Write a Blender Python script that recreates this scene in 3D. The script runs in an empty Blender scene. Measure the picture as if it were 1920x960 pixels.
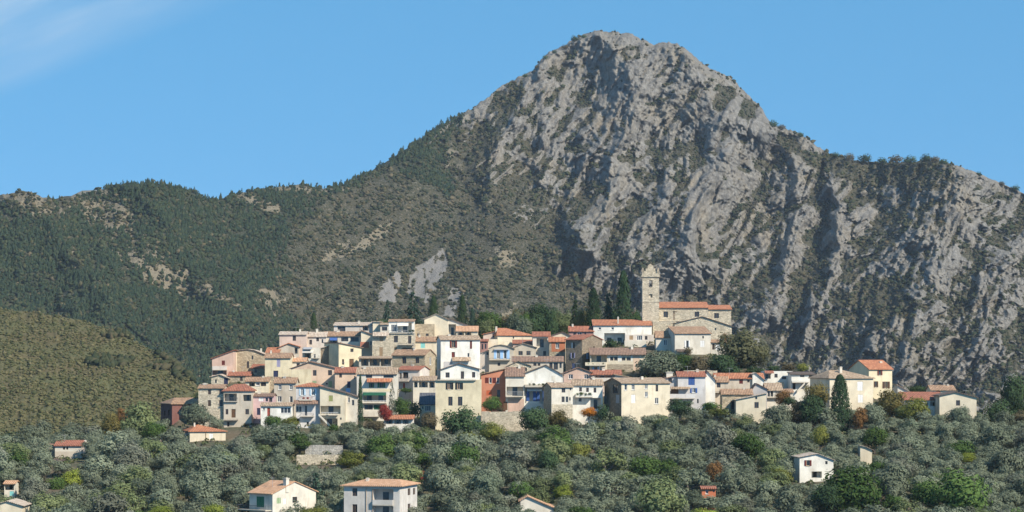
import bpy, bmesh, math, random
import numpy as np
from mathutils import Vector, Matrix

random.seed(7)
sc = bpy.context.scene
COL = sc.collection
R = math.radians

# ------------------------------------------------------------------ camera, sky, sun, exposure
# The eye stands at the origin, level, with a raised lens (shift) as a view camera has.
F = 4800.0          # focal length counted in photo pixels (photo is 1920 wide)
HY = 680.0          # photo row of the eye level
cam_d = bpy.data.cameras.new('camera')
cam_d.sensor_width = 36.0
cam_d.lens = 36.0 * F / 1920.0
cam_d.shift_y = (HY - 480.0) / 1920.0
cam_d.clip_start = 1.0
cam_d.clip_end = 20000.0
cam = bpy.data.objects.new('camera', cam_d)
COL.objects.link(cam)
cam.location = (0, 0, 0)
cam.rotation_euler = (R(90), 0, 0)
sc.camera = cam

SUN_EL, SUN_AZ = 39.0, 47.0      # azimuth: degrees to the right of straight behind the eye
SUN_STRENGTH = 5.0
SKY_STRENGTH = 0.148
EXPOSURE = 0.55
HAZE_DENSITY = 0.000034
world = bpy.data.worlds.new('World')
sc.world = world
world.use_nodes = True
wn = world.node_tree.nodes; wl = world.node_tree.links
wn.clear()
w_out = wn.new('ShaderNodeOutputWorld'); w_bg = wn.new('ShaderNodeBackground')
w_sky = wn.new('ShaderNodeTexSky'); w_sky.sky_type = 'NISHITA'; w_sky.sun_disc = False
w_sky.sun_elevation = R(SUN_EL); w_sky.sun_rotation = R(180 - SUN_AZ)
w_sky.altitude = 600; w_sky.air_density = 1.0; w_sky.dust_density = 0.0; w_sky.ozone_density = 1.0
tc = wn.new('ShaderNodeTexCoord')
sep = wn.new('ShaderNodeSeparateXYZ'); wl.new(tc.outputs['Generated'], sep.inputs[0])
mx = wn.new('ShaderNodeMath'); mx.operation = 'MAXIMUM'; wl.new(sep.outputs['Z'], mx.inputs[0]); mx.inputs[1].default_value = 0.0
ma = wn.new('ShaderNodeMath'); ma.operation = 'MULTIPLY_ADD'; wl.new(mx.outputs[0], ma.inputs[0]); ma.inputs[1].default_value = 1.0; ma.inputs[2].default_value = 0.42
cmb = wn.new('ShaderNodeCombineXYZ'); wl.new(sep.outputs['X'], cmb.inputs['X']); wl.new(sep.outputs['Y'], cmb.inputs['Y']); wl.new(ma.outputs[0], cmb.inputs['Z'])
nrm = wn.new('ShaderNodeVectorMath'); nrm.operation = 'NORMALIZE'; wl.new(cmb.outputs[0], nrm.inputs[0])
wl.new(nrm.outputs[0], w_sky.inputs[0])
# thin cirrus high on the left of the sky
cmap = wn.new('ShaderNodeMapping'); wl.new(tc.outputs['Generated'], cmap.inputs['Vector'])
cmap.vector_type = 'TEXTURE'; cmap.inputs['Rotation'].default_value = (0, R(-23), 0); cmap.inputs['Scale'].default_value = (0.12, 1, 0.02)
cno = wn.new('ShaderNodeTexNoise'); wl.new(cmap.outputs[0], cno.inputs['Vector'])
cno.inputs['Scale'].default_value = 1.3; cno.inputs['Detail'].default_value = 4; cno.inputs['Roughness'].default_value = 0.5
def wmath(op, a, b, clamp=False):
    n = wn.new('ShaderNodeMath'); n.operation = op; n.use_clamp = clamp
    for i, v in enumerate((a, b)):
        if isinstance(v, (int, float)): n.inputs[i].default_value = v
        else: wl.new(v, n.inputs[i])
    return n.outputs[0]
# band of the cirrus: rises to the right from the left edge of the view
band = wmath('SUBTRACT', sep.outputs['Z'], wmath('MULTIPLY_ADD', sep.outputs['X'], 0.42))
bandnode = band.node
bm_ = [n for n in wn if n.type == 'MATH' and n.operation == 'MULTIPLY_ADD' and n != ma][0]
bm_.inputs[2].default_value = 0.2140
bdist = wmath('ABSOLUTE', band, 0)
bmask = wmath('SUBTRACT', 1.0, wmath('DIVIDE', bdist, 0.032), True)
side = wmath('MULTIPLY', wmath('SUBTRACT', -0.075, sep.outputs['X']), 11.0, True)
cden = wmath('MULTIPLY', wmath('MULTIPLY', bmask, side), wmath('MULTIPLY', wmath('MULTIPLY', cno.outputs['Fac'], cno.outputs['Fac']), 2.6), True)
cmix = wn.new('ShaderNodeMix'); cmix.data_type = 'RGBA'
wtint = wn.new('ShaderNodeMix'); wtint.data_type = 'RGBA'; wtint.blend_type = 'MULTIPLY'; wtint.inputs['Factor'].default_value = 1.0
wl.new(w_sky.outputs[0], wtint.inputs['A']); wtint.inputs['B'].default_value = (0.56, 1.10, 1.15, 1)
wl.new(cden, cmix.inputs['Factor']); wl.new(wtint.outputs['Result'], cmix.inputs['A']); cmix.inputs['B'].default_value = (2.5, 3.25, 4.0, 1)
wl.new(cmix.outputs['Result'], w_bg.inputs['Color']); w_bg.inputs['Strength'].default_value = SKY_STRENGTH
wl.new(w_bg.outputs[0], w_out.inputs['Surface'])

sun_d = bpy.data.lights.new('sun', 'SUN'); sun_d.energy = SUN_STRENGTH; sun_d.angle = R(0.5); sun_d.color = (1.0, 0.905, 0.755)
sun = bpy.data.objects.new('sun', sun_d); COL.objects.link(sun)
to_sun = Vector((math.sin(R(SUN_AZ)) * math.cos(R(SUN_EL)), -math.cos(R(SUN_AZ)) * math.cos(R(SUN_EL)), math.sin(R(SUN_EL))))
sun.rotation_euler = to_sun.to_track_quat('Z', 'Y').to_euler()
sun.location = (0, 0, 600)

vs = sc.view_settings
vs.view_transform = 'Standard'; vs.look = 'None'; vs.exposure = EXPOSURE; vs.gamma = 1.0; vs.use_curve_mapping = False
sc.cycles.max_bounces = 5; sc.cycles.diffuse_bounces = 3; sc.cycles.glossy_bounces = 2
sc.cycles.transmission_bounces = 3; sc.cycles.volume_bounces = 0; sc.cycles.transparent_max_bounces = 8

# ------------------------------------------------------------------ helpers
def P(px, py, Y):
    """the world point seen at photo pixel (px, py) at distance Y"""
    return Vector(((px - 960.0) / F * Y, Y, (HY - py) / F * Y))

def tag(o, label=None, cat=None, group=None, kind=None):
    if label: o['label'] = label
    if cat: o['category'] = cat
    if group: o['group'] = group
    if kind: o['kind'] = kind
    return o

def empty(name, loc, rz=0.0):
    o = bpy.data.objects.new(name, None); COL.objects.link(o)
    o.empty_display_size = 0.5
    o.location = loc; o.rotation_euler = (0, 0, rz)
    return o

def link(name, me, mats, parent=None, loc=None, rz=0.0):
    o = bpy.data.objects.new(name, me); COL.objects.link(o)
    if mats is not None:
        for m in (mats if isinstance(mats, (list, tuple)) else [mats]): me.materials.append(m)
    if parent: o.parent = parent
    if loc is not None: o.location = loc
    o.rotation_euler = (0, 0, rz)
    return o

def mesh_np(name, v, f, smooth=False):
    """mesh from numpy arrays; f is (M,3) or (M,4)"""
    v = np.asarray(v, np.float32); f = np.asarray(f, np.int32)
    me = bpy.data.meshes.new(name)
    me.vertices.add(len(v)); me.vertices.foreach_set('co', v.ravel())
    k = f.shape[1]
    me.loops.add(f.size); me.loops.foreach_set('vertex_index', f.ravel())
    me.polygons.add(len(f)); me.polygons.foreach_set('loop_start', np.arange(0, f.size, k, dtype=np.int32))
    me.polygons.foreach_set('loop_total', np.full(len(f), k, np.int32))
    if smooth: me.polygons.foreach_set('use_smooth', np.ones(len(f), bool))
    me.update(calc_edges=True); me.validate()
    return me

class MB:
    """collects polygons into one mesh"""
    def __init__(s): s.v = []; s.f = []; s.m = []
    def poly(s, pts, m=0):
        i = len(s.v); s.v += [tuple(p) for p in pts]; s.f.append(tuple(range(i, i + len(pts)))); s.m.append(m)
    def box(s, a, b, m=0, skip=''):
        x0, y0, z0 = a; x1, y1, z1 = b
        q = {'-x': [(x0,y0,z0),(x0,y0,z1),(x0,y1,z1),(x0,y1,z0)], '+x': [(x1,y0,z0),(x1,y1,z0),(x1,y1,z1),(x1,y0,z1)],
             '-y': [(x0,y0,z0),(x1,y0,z0),(x1,y0,z1),(x0,y0,z1)], '+y': [(x0,y1,z0),(x0,y1,z1),(x1,y1,z1),(x1,y1,z0)],
             '-z': [(x0,y0,z0),(x0,y1,z0),(x1,y1,z0),(x1,y0,z0)], '+z': [(x0,y0,z1),(x1,y0,z1),(x1,y1,z1),(x0,y1,z1)]}
        for k, p in q.items():
            if k not in skip: s.poly(p, m)
    def tube(s, a, b, r0, r1, n=6, m=0, cap=False):
        a = Vector(a); b = Vector(b); d = (b - a).normalized()
        u = d.orthogonal().normalized(); w = d.cross(u)
        ra = [a + (u * math.cos(2*math.pi*i/n) + w * math.sin(2*math.pi*i/n)) * r0 for i in range(n)]
        rb = [b + (u * math.cos(2*math.pi*i/n) + w * math.sin(2*math.pi*i/n)) * r1 for i in range(n)]
        for i in range(n): s.poly([ra[i], ra[(i+1)%n], rb[(i+1)%n], rb[i]], m)
        if cap: s.poly(rb, m)
    def mesh(s, name, uv=False):
        me = bpy.data.meshes.new(name)
        me.from_pydata(s.v, [], s.f)
        if any(s.m): me.polygons.foreach_set('material_index', s.m)
        me.update()
        if uv:
            lay = me.uv_layers.new(name='tiles')
            for p in me.polygons:
                n = p.normal
                h = Vector((0, 0, 1)).cross(n)
                h = h.normalized() if h.length > 1e-4 else Vector((1, 0, 0))
                w = n.cross(h)
                for li in p.loop_indices:
                    c = me.vertices[me.loops[li].vertex_index].co
                    lay.data[li].uv = (c.dot(h), c.dot(w))
        return me

# gradient noise in numpy ------------------------------------------------------
_rng = np.random.RandomState(11)
_perm = _rng.permutation(4096).astype(np.int64)
_gang = _rng.rand(4096) * 2 * np.pi
_gx, _gy = np.cos(_gang), np.sin(_gang)
def perlin(x, y, seed=0):
    x = np.asarray(x, float); y = np.asarray(y, float)
    xi = np.floor(x).astype(np.int64); yi = np.floor(y).astype(np.int64)
    xf = x - xi; yf = y - yi
    u = xf*xf*xf*(xf*(xf*6-15)+10); v = yf*yf*yf*(yf*(yf*6-15)+10)
    def g(ix, iy, dx, dy):
        h = _perm[(_perm[(ix + seed*131) & 4095] + iy) & 4095]
        return _gx[h]*dx + _gy[h]*dy
    a = g(xi, yi, xf, yf); b = g(xi+1, yi, xf-1, yf); c = g(xi, yi+1, xf, yf-1); d = g(xi+1, yi+1, xf-1, yf-1)
    return ((a*(1-u)+b*u)*(1-v) + (c*(1-u)+d*u)*v) * 1.5
def fbm(x, y, o=4, seed=0, gain=0.5):
    s = 0; a = 1; n = 0
    for i in range(o):
        s = s + a*perlin(x*2**i, y*2**i, seed+i); n += a; a *= gain
    return s/n
def ridged(x, y, o=3, seed=0, gain=0.5):
    s = 0; a = 1; n = 0
    for i in range(o):
        s = s + a*(1-np.abs(perlin(x*2**i, y*2**i, seed+i))*1.6); n += a; a *= gain
    return s/n
def sstep(a, b, x):
    t = np.clip((x-a)/(b-a), 0, 1); return t*t*(3-2*t)

# ------------------------------------------------------------------ materials
MATS = {}
class NT:
    def __init__(s, name):
        s.m = bpy.data.materials.new(name); s.m.use_nodes = True
        s.n = s.m.node_tree.nodes; s.l = s.m.node_tree.links
        s.b = s.n['Principled BSDF']; s.out = s.n['Material Output']
        s.b.inputs['Specular IOR Level'].default_value = 0.25
    def new(s, t, **kw):
        n = s.n.new(t)
        for k, v in kw.items(): setattr(n, k, v)
        return n
    def set(s, sock, v):
        if isinstance(v, bpy.types.NodeSocket): s.l.new(v, sock)
        else: sock.default_value = v
    def noise(s, vec, scale, detail=3, rough=0.55):
        n = s.new('ShaderNodeTexNoise'); s.l.new(vec, n.inputs['Vector'])
        n.inputs['Scale'].default_value = scale; n.inputs['Detail'].default_value = detail; n.inputs['Roughness'].default_value = rough
        return n.outputs['Fac']
    def mapping(s, vec, scale=(1,1,1), rot=(0,0,0)):
        n = s.new('ShaderNodeMapping'); s.l.new(vec, n.inputs['Vector']); n.inputs['Scale'].default_value = scale; n.inputs['Rotation'].default_value = rot
        return n.outputs[0]
    def ramp(s, fac, stops):
        n = s.new('ShaderNodeValToRGB'); s.l.new(fac, n.inputs[0])
        e = n.color_ramp.elements
        while len(e) < len(stops): e.new(0.5)
        for el, (p, c) in zip(e, stops):
            el.position = p; el.color = (c if len(c) == 4 else (*c, 1)) if not isinstance(c, (int, float)) else (c, c, c, 1)
        return n.outputs[0]
    def mix(s, fac, a, b, mode='MIX'):
        n = s.new('ShaderNodeMix', data_type='RGBA', blend_type=mode)
        s.set(n.inputs['Factor'], fac)
        for k, v in (('A', a), ('B', b)):
            if isinstance(v, bpy.types.NodeSocket): s.l.new(v, n.inputs[k])
            else: n.inputs[k].default_value = (*v, 1) if len(v) == 3 else v
        return n.outputs['Result']
    def math(s, op, a, b=0.0, clamp=False):
        n = s.new('ShaderNodeMath', operation=op, use_clamp=clamp)
        s.set(n.inputs[0], a); s.set(n.inputs[1], b)
        return n.outputs[0]
    def attr(s, name):
        n = s.new('ShaderNodeAttribute', attribute_name=name); return n.outputs['Fac']
    def bump(s, h, strength=0.4, dist=0.1):
        n = s.new('ShaderNodeBump'); s.l.new(h, n.inputs['Height']); n.inputs['Strength'].default_value = strength; n.inputs['Distance'].default_value = dist
        s.l.new(n.outputs[0], s.b.inputs['Normal'])
    def obj(s):
        """object coordinates shifted by the object's random number, so no two walls wear alike"""
        t = s.new('ShaderNodeTexCoord'); i = s.new('ShaderNodeObjectInfo')
        a = s.new('ShaderNodeVectorMath', operation='ADD'); m = s.new('ShaderNodeMath', operation='MULTIPLY')
        s.l.new(i.outputs['Random'], m.inputs[0]); m.inputs[1].default_value = 173.0
        s.l.new(t.outputs['Object'], a.inputs[0]); s.l.new(m.outputs[0], a.inputs[1])
        return a.outputs[0]

def sc3(c, k): return tuple(min(0.9, x*k) for x in c)

def m_plaster(name, col, worn=0.5):
    if name in MATS: return MATS[name]
    t = NT(name); v = t.obj()
    big = t.noise(v, 0.35, 4, 0.6)
    streak = t.noise(t.mapping(v, (0.8, 0.8, 0.2)), 1.0, 4, 0.65)
    fine = t.noise(v, 2.2, 4, 0.75)
    c = t.mix(t.ramp(big, [(0.35, 0.0), (0.7, 1.0)]), sc3(col, 0.80), sc3(col, 1.07))
    c = t.mix(t.math('MULTIPLY', t.ramp(streak, [(0.52, 0.0), (0.72, 1.0)]), worn), c, (col[0]*0.62, col[1]*0.58, col[2]*0.54))
    c = t.mix(t.math('MULTIPLY', t.ramp(fine, [(0.55, 0.0), (0.75, 1.0)]), 0.35*worn), c, sc3(col, 0.6))
    t.l.new(c, t.b.inputs['Base Color']); t.b.inputs['Roughness'].default_value = 0.9
    t.bump(fine, 0.25, 0.05)
    MATS[name] = t.m; return t.m

def m_stone(name, col):
    if name in MATS: return MATS[name]
    t = NT(name); v = t.obj()
    w = t.new('ShaderNodeTexVoronoi', feature='F1'); t.l.new(t.mapping(v, (1, 1, 1.5)), w.inputs['Vector']); w.inputs['Scale'].default_value = 2.3
    e = t.new('ShaderNodeTexVoronoi', feature='DISTANCE_TO_EDGE'); t.l.new(t.mapping(v, (1, 1, 1.5)), e.inputs['Vector']); e.inputs['Scale'].default_value = 2.3
    sp = t.new('ShaderNodeSeparateColor'); t.l.new(w.outputs['Color'], sp.inputs[0])
    c = t.ramp(sp.outputs[0], [(0.0, sc3(col, 0.68)), (0.5, col), (1.0, sc3(col, 1.2))])
    c = t.mix(t.ramp(e.outputs['Distance'], [(0.0, 0.75), (0.09, 0.0)]), c, sc3(col, 0.72))
    big = t.noise(v, 0.5, 4, 0.6)
    c = t.mix(t.math('MULTIPLY', t.ramp(big, [(0.45, 0.0), (0.7, 1.0)]), 0.45), c, sc3(col, 0.6))
    t.l.new(c, t.b.inputs['Base Color']); t.b.inputs['Roughness'].default_value = 0.95
    t.bump(t.ramp(e.outputs['Distance'], [(0.0, 0.0), (0.15, 1.0)]), 0.7, 0.12)
    MATS[name] = t.m; return t.m

def m_tiles(name, c1, c2, c3):
    if name in MATS: return MATS[name]
    t = NT(name)
    uv = t.new('ShaderNodeUVMap', uv_map='tiles'); v = uv.outputs[0]; o = t.obj()
    w = t.new('ShaderNodeTexWave', wave_type='BANDS', bands_direction='X', wave_profile='SIN'); t.l.new(v, w.inputs['Vector'])
    w.inputs['Scale'].default_value = 0.85; w.inputs['Distortion'].default_value = 0.6; w.inputs['Detail'].default_value = 2; w.inputs['Detail Scale'].default_value = 1.5
    cell = t.new('ShaderNodeTexVoronoi', feature='F1'); t.l.new(t.mapping(v, (3.6, 2.2, 1)), cell.inputs['Vector']); cell.inputs['Scale'].default_value = 0.8
    sp = t.new('ShaderNodeSeparateColor'); t.l.new(cell.outputs['Color'], sp.inputs[0])
    c = t.ramp(sp.outputs[0], [(0.0, c2), (0.55, c1), (1.0, c3)])
    big = t.noise(o, 0.6, 5, 0.65)
    c = t.mix(t.math('MULTIPLY', t.ramp(big, [(0.42, 0.0), (0.62, 1.0)]), 0.6), c, c2)
    pat = t.noise(o, 1.7, 4, 0.7)
    c = t.mix(t.math('MULTIPLY', t.ramp(pat, [(0.5, 0.0), (0.66, 1.0)]), 0.55), c, c3)
    c = t.mix(t.math('MULTIPLY', t.ramp(pat, [(0.3, 1.0), (0.44, 0.0)]), 0.5), c, sc3(c2, 0.6))
    c = t.mix(t.math('MULTIPLY', t.ramp(w.outputs['Fac'], [(0.0, 1.0), (0.4, 0.0)]), 0.5), c, sc3(c2, 0.45))
    t.l.new(c, t.b.inputs['Base Color']); t.b.inputs['Roughness'].default_value = 0.9
    t.bump(w.outputs['Fac'], 0.6, 0.12)
    MATS[name] = t.m; return t.m

def m_paint(name, col, rough=0.55):
    if name in MATS: return MATS[name]
    t = NT(name); v = t.obj()
    n = t.noise(v, 2.2, 3, 0.6)
    t.l.new(t.mix(n, sc3(col, 0.78), sc3(col, 1.12)), t.b.inputs['Base Color']); t.b.inputs['Roughness'].default_value = rough
    MATS[name] = t.m; return t.m

def m_glass():
    if 'window_glass' in MATS: return MATS['window_glass']
    t = NT('window_glass'); v = t.obj()
    n = t.noise(v, 0.9, 2, 0.5)
    t.l.new(t.mix(n, (0.012, 0.014, 0.018), (0.06, 0.065, 0.07)), t.b.inputs['Base Color'])
    t.b.inputs['Roughness'].default_value = 0.12; t.b.inputs['Specular IOR Level'].default_value = 0.4
    MATS['window_glass'] = t.m; return t.m

def m_leaf(name, ca, cb, cc=None, trans=0.3):
    if name in MATS: return MATS[name]
    t = NT(name); v = t.obj(); i = t.new('ShaderNodeObjectInfo')
    n = t.noise(v, 0.9, 3, 0.6)
    g = t.new('ShaderNodeNewGeometry')
    c = t.mix(t.ramp(n, [(0.35, 0.0), (0.65, 1.0)]), ca, cb)
    c = t.mix(t.math('MULTIPLY', g.outputs['Random Per Island'], 0.4), c, cc or sc3(cb, 1.5))
    k = t.math('MULTIPLY_ADD', i.outputs['Random'], 0.55); k.node.inputs[2].default_value = 0.72
    hv = t.new('ShaderNodeHueSaturation'); t.l.new(c, hv.inputs['Color']); t.l.new(k, hv.inputs['Value'])
    d = t.new('ShaderNodeBsdfDiffuse'); tr = t.new('ShaderNodeBsdfTranslucent'); ms = t.new('ShaderNodeMixShader')
    t.l.new(hv.outputs[0], d.inputs['Color']); t.l.new(hv.outputs[0], tr.inputs['Color']); ms.inputs[0].default_value = trans
    t.l.new(d.outputs[0], ms.inputs[1]); t.l.new(tr.outputs[0], ms.inputs[2]); t.l.new(ms.outputs[0], t.out.inputs['Surface'])
    t.n.remove(t.b); MATS[name] = t.m; return t.m

def m_bark():
    if 'bark' in MATS: return MATS['bark']
    t = NT('bark'); v = t.obj(); n = t.noise(t.mapping(v, (4, 4, 0.8)), 1.5, 4, 0.6)
    t.l.new(t.mix(n, (0.06, 0.05, 0.04), (0.2, 0.17, 0.14)), t.b.inputs['Base Color']); t.b.inputs['Roughness'].default_value = 0.95
    t.bump(n, 0.5, 0.1); MATS['bark'] = t.m; return t.m

# ------------------------------------------------------------------ terrain
# village hill: ground height along the way from the eye, cut off at a crest that differs from left to right
_PY = [200, 300, 400, 460, 540, 570, 660, 700]
_PZ = [-62, -50, -37.5, -28.3, -19.1, -13.7, 4.1, 11.0]
_CX = [-400, 0, 200, 300, 340, 400, 470, 550, 700, 850, 1000, 1150, 1300, 1380, 1450, 1600, 1700, 1750, 1850, 1920, 2300]
_CYR = [845, 838, 822, 800, 770, 722, 690, 655, 632, 632, 645, 630, 640, 665, 715, 735, 752, 765, 785, 792, 800]
def slope_z(Y): return np.interp(Y, _PY, _PZ)
def crest_z(px): return (HY - np.interp(px, _CX, _CYR)) / F * 640.0
def hill_z(X, Y):
    """height of the village hill at world X, Y (numpy or float)"""
    px = 960 + np.asarray(X) / np.maximum(Y, 1.0) * F
    z = np.minimum(slope_z(Y), crest_z(px))
    z = z - 2.6*np.clip((np.asarray(Y)-573)/16.0, 0, 1)*np.clip((px-470)/40, 0, 1)*np.clip((1150-px)/60, 0, 1)
    drop = np.maximum(np.asarray(Y) - 700.0, 0.0)
    z = z - drop * 0.35
    return np.maximum(z, -70.0)
def row_of(Y): return HY - slope_z(Y) * F / Y
_YY = np.linspace(380, 700, 900); _RR = row_of(_YY)
def dist_of(yb):
    """distance at which the open slope shows at photo row yb"""
    return float(np.interp(-yb, -_RR, _YY))

def grid_faces(nr, nc):
    i = np.arange(nr*nc).reshape(nr, nc)
    return np.stack([i[:-1,:-1], i[:-1,1:], i[1:,1:], i[1:,:-1]], -1).reshape(-1, 4)

def add_attr(me, name, a):
    at = me.attributes.new(name, 'FLOAT', 'POINT'); at.data.foreach_set('value', np.asarray(a, np.float32).ravel())

# soil of the terraces
def m_soil():
    t = NT('soil'); v = t.new('ShaderNodeNewGeometry').outputs['Position']
    a = t.noise(v, 0.12, 5, 0.6); b = t.noise(v, 1.1, 4, 0.7)
    c = t.mix(t.ramp(a, [(0.4, 0.0), (0.6, 1.0)]), (0.055, 0.062, 0.032), (0.105, 0.082, 0.055))
    c = t.mix(t.ramp(b, [(0.5, 0.0), (0.75, 1.0)]), c, (0.2, 0.17, 0.125))
    t.l.new(c, t.b.inputs['Base Color']); t.b.inputs['Roughness'].default_value = 0.95
    t.bump(b, 0.6, 0.4); return t.m

px_g = np.linspace(-700, 2620, 420); Y_g = np.concatenate([np.linspace(190, 420, 40, endpoint=False), np.linspace(420, 780, 180), np.linspace(790, 1000, 20)])
PXg, YYg = np.meshgrid(px_g, Y_g)
Xg = (PXg - 960) / F * YYg
Zg = hill_z(Xg, YYg) + 0.5*fbm(Xg/9, YYg/9, 4, 3) + 1.0*fbm(Xg/35, YYg/35, 3, 4)
terr = ((Zg + 60) % 3.2) / 3.2                      # low dry terraces across the grove
Zg = Zg + np.where(YYg < 575, 0.9*(sstep(0.75, 1.0, terr) - terr), 0) - 0.3
hillo = link('village_hill', mesh_np('village_hill', np.stack([Xg, YYg, Zg], -1).reshape(-1, 3), grid_faces(*Xg.shape), True), m_soil())
tag(hillo, kind='structure')

# valley floor, one sheet out to the horizon
gx = np.linspace(-4100, 4100, 60); gy = np.linspace(-50, 5750, 60)
GX, GY = np.meshgrid(gx, gy)
ground = link('ground', mesh_np('ground', np.stack([GX, GY, np.full_like(GX, -72.0)], -1).reshape(-1, 3), grid_faces(60, 60)), bpy.data.materials['soil'])
tag(ground, kind='structure')

# ---------------- the mountain
_SX = [-400,-200,0,20,40,60,80,105,135,170,185,215,250,285,320,350,370,400,410,440,480,520,560,590,610,640,670,700,730,760,790,820,850,880,910,940,970,1000,1015,1030,1060,1075,1100,1120,1150,1180,1200,1225,1250,1270,1295,1315,1340,1370,1390,1410,1430,1445,1470,1490,1510,1530,1560,1600,1650,1700,1750,1780,1820,1860,1900,1920,2120,2400]
_SY = [400,385,366,363,357,360,370,372,366,364,356,350,346,342,350,356,364,376,374,364,356,351,346,351,353,347,334,318,300,280,259,238,222,206,186,161,146,131,110,97,85,72,62,57,60,62,72,83,79,82,98,118,132,145,165,185,205,232,240,246,256,273,290,301,304,304,300,306,319,336,353,363,420,470]
def sky_row(px): return np.interp(px, _SX, _SY)

NC, NR = 1240, 430
YB = 850.0
pxs = np.linspace(-260, 2180, NC)
tt = np.linspace(0, 1, NR)
sk = sky_row(pxs)
jag = 2.6*fbm(pxs/14, pxs*0, 3, 40) + np.where((pxs > 860) & (pxs < 1560), 5.0, 1.5)*fbm(pxs/8.0, pxs*0+3, 3, 41)
PX = np.repeat(pxs[None], NR, 0)
PYm = sk[None] + (YB - sk[None]) * tt[:, None] + jag[None]*np.exp(-tt[:, None]/0.012)     # photo row, top to bottom
Ytop = np.interp(pxs, [-260, 0, 280, 400, 600, 850, 1130, 1450, 1600, 1750, 1920, 2180], [2050, 2050, 2100, 2150, 2280, 2450, 2600, 2480, 2380, 2300, 2250, 2150])
Ybot = np.interp(pxs, [-260, 400, 800, 1200, 1500, 1800, 2180], [1640, 1700, 1800, 1900, 1860, 1800, 1720])
f = 1 - tt[:, None]
D0 = Ybot[None] + (Ytop - Ybot)[None] * (f**1.05)

def in_poly(x, y, poly):
    inside = np.zeros(x.shape, bool); n = len(poly)
    for i in range(n):
        x1, y1 = poly[i]; x2, y2 = poly[(i+1) % n]
        c = ((y1 > y) != (y2 > y)) & (x < (x2-x1)*(y-y1)/((y2-y1) or 1e-9) + x1)
        inside ^= c
    return inside
def line_dist(x, y, pts):
    """distance to a polyline, and on which side of it (+ right of it)"""
    best = np.full(x.shape, 1e9); side = np.zeros(x.shape); along = np.zeros(x.shape)
    for (x1, y1), (x2, y2) in zip(pts[:-1], pts[1:]):
        dx, dy = x2-x1, y2-y1; L2 = dx*dx+dy*dy
        u = np.clip(((x-x1)*dx+(y-y1)*dy)/L2, 0, 1)
        d = np.hypot(x-(x1+u*dx), y-(y1+u*dy))
        m = d < best
        best = np.where(m, d, best); side = np.where(m, np.sign((x-x1)*(-dy)+(y-y1)*dx)*1.0, side)
    return best, side
def soft_poly(poly, edge, jit=0.0, seed=60):
    jx = PX + jit*fbm(PX/45, PYm/45, 4, seed); jy = PYm + jit*fbm(PX/45, PYm/45, 4, seed+7)
    d, _ = line_dist(jx, jy, list(poly) + [poly[0]])
    return sstep(-edge, edge, np.where(in_poly(jx, jy, poly), d, -d))

rock = soft_poly([(800,262),(835,200),(1000,60),(1120,20),(1300,60),(1480,210),(1560,300),(1740,285),(2300,300),(2300,860),(1150,860),(1150,690),(1115,610),(1085,540),(1050,480),(1005,425),(945,375),(880,325)], 55, 95)
core = soft_poly([(930,230),(1010,140),(1000,60),(1120,20),(1300,60),(1480,210),(1560,340),(1740,320),(2300,330),(2300,860),(1250,860),(1200,690),(1180,560),(1120,460),(1060,400),(1010,330),(960,290)], 110, 90, 64)
lowscrub = soft_poly([(1300,640),(1450,600),(1560,560),(1650,620),(1750,640),(1950,620),(2300,600),(2300,900),(1200,900),(1200,700)], 40, 40, 66)
U = PX*0.47; V = PYm*0.47
wU = U + 16*fbm(U/90, V/90, 3, 21); wV = V + 16*fbm(U/90, V/90, 3, 22)
def aniso(ang, lc, la):
    ca, sa = math.cos(R(ang)), math.sin(R(ang))
    a = wU*ca - wV*sa; c = wU*sa + wV*ca
    return c/lc, a/la
relief = np.zeros_like(PX)
# the big ribs and hollows, drawn along their crests
RIBS = [  # crest line in photo rows, height in metres, reach to the left and to the right in photo px
    ([(1120,57),(1165,110),(1195,165),(1180,230),(1150,300),(1140,380),(1115,470)], 62, 95, 100),
    ([(1290,100),(1330,190),(1390,240),(1340,330),(1300,400),(1290,480)], 58, 75, 130),
    ([(1250,330),(1205,430),(1195,520),(1215,640)], 34, 70, 60),
    ([(1010,110),(985,190),(930,280),(915,330)], 30, 80, 50),
    ([(1445,235),(1500,330),(1480,440),(1450,560)], 42, 60, 90),
    ([(1560,350),(1575,430),(1560,520),(1520,600)], 40, 80, 30),
    ([(1800,350),(1790,400),(1770,450),(1735,520),(1715,590),(1690,690)], 52, 85, 170),
    ([(1880,480),(1840,560),(1830,640)], 28, 80, 110),
    ([(1640,600),(1610,680),(1570,740)], 18, 70, 80),
    ([(1060,395),(1085,430),(1100,470)], 24, 30, 30),
    ([(640,345),(560,450),(470,560),(430,640)], 35, 110, 140),
    ([(280,345),(330,450),(420,560)], 38, 130, 110),
    ([(60,370),(110,450),(200,560)], 40, 140, 120),
    ([(830,240),(740,370),(660,500)], 32, 120, 160),
    ([(960,420),(900,520),(840,600)], 22, 100, 100),
]
jx = PX + 22*fbm(PX/60, PYm/60, 4, 31); jy = PYm + 22*fbm(PX/60, PYm/60, 4, 33)
for pts, h, wl_, wr_ in RIBS:
    d, s = line_dist(jx, jy, pts)
    # side > 0 is the picture's left when the crest is drawn downwards
    w = np.where(s > 0, wr_, wl_)
    relief += 1.3*h*np.clip(1-d/w, 0, 1)**1.25
rib1 = ridged(*aniso(63, 30, 130), 3, 24); rib2 = ridged(*aniso(66, 11, 44), 3, 27)
led = ridged(*aniso(-42, 26, 150), 3, 29); led2 = ridged(*aniso(-38, 9, 60), 2, 35)
fine = ridged(wU/5.0, wV/6.5, 3, 44)
crag = ridged(wU/19.0 + 0.3*wV/19.0, wV/24.0, 4, 47, 0.6)
fine2 = ridged(wU/2.6, wV/3.2, 2, 48)
mega = ridged(*aniso(60, 75, 300), 2, 53)
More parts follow.
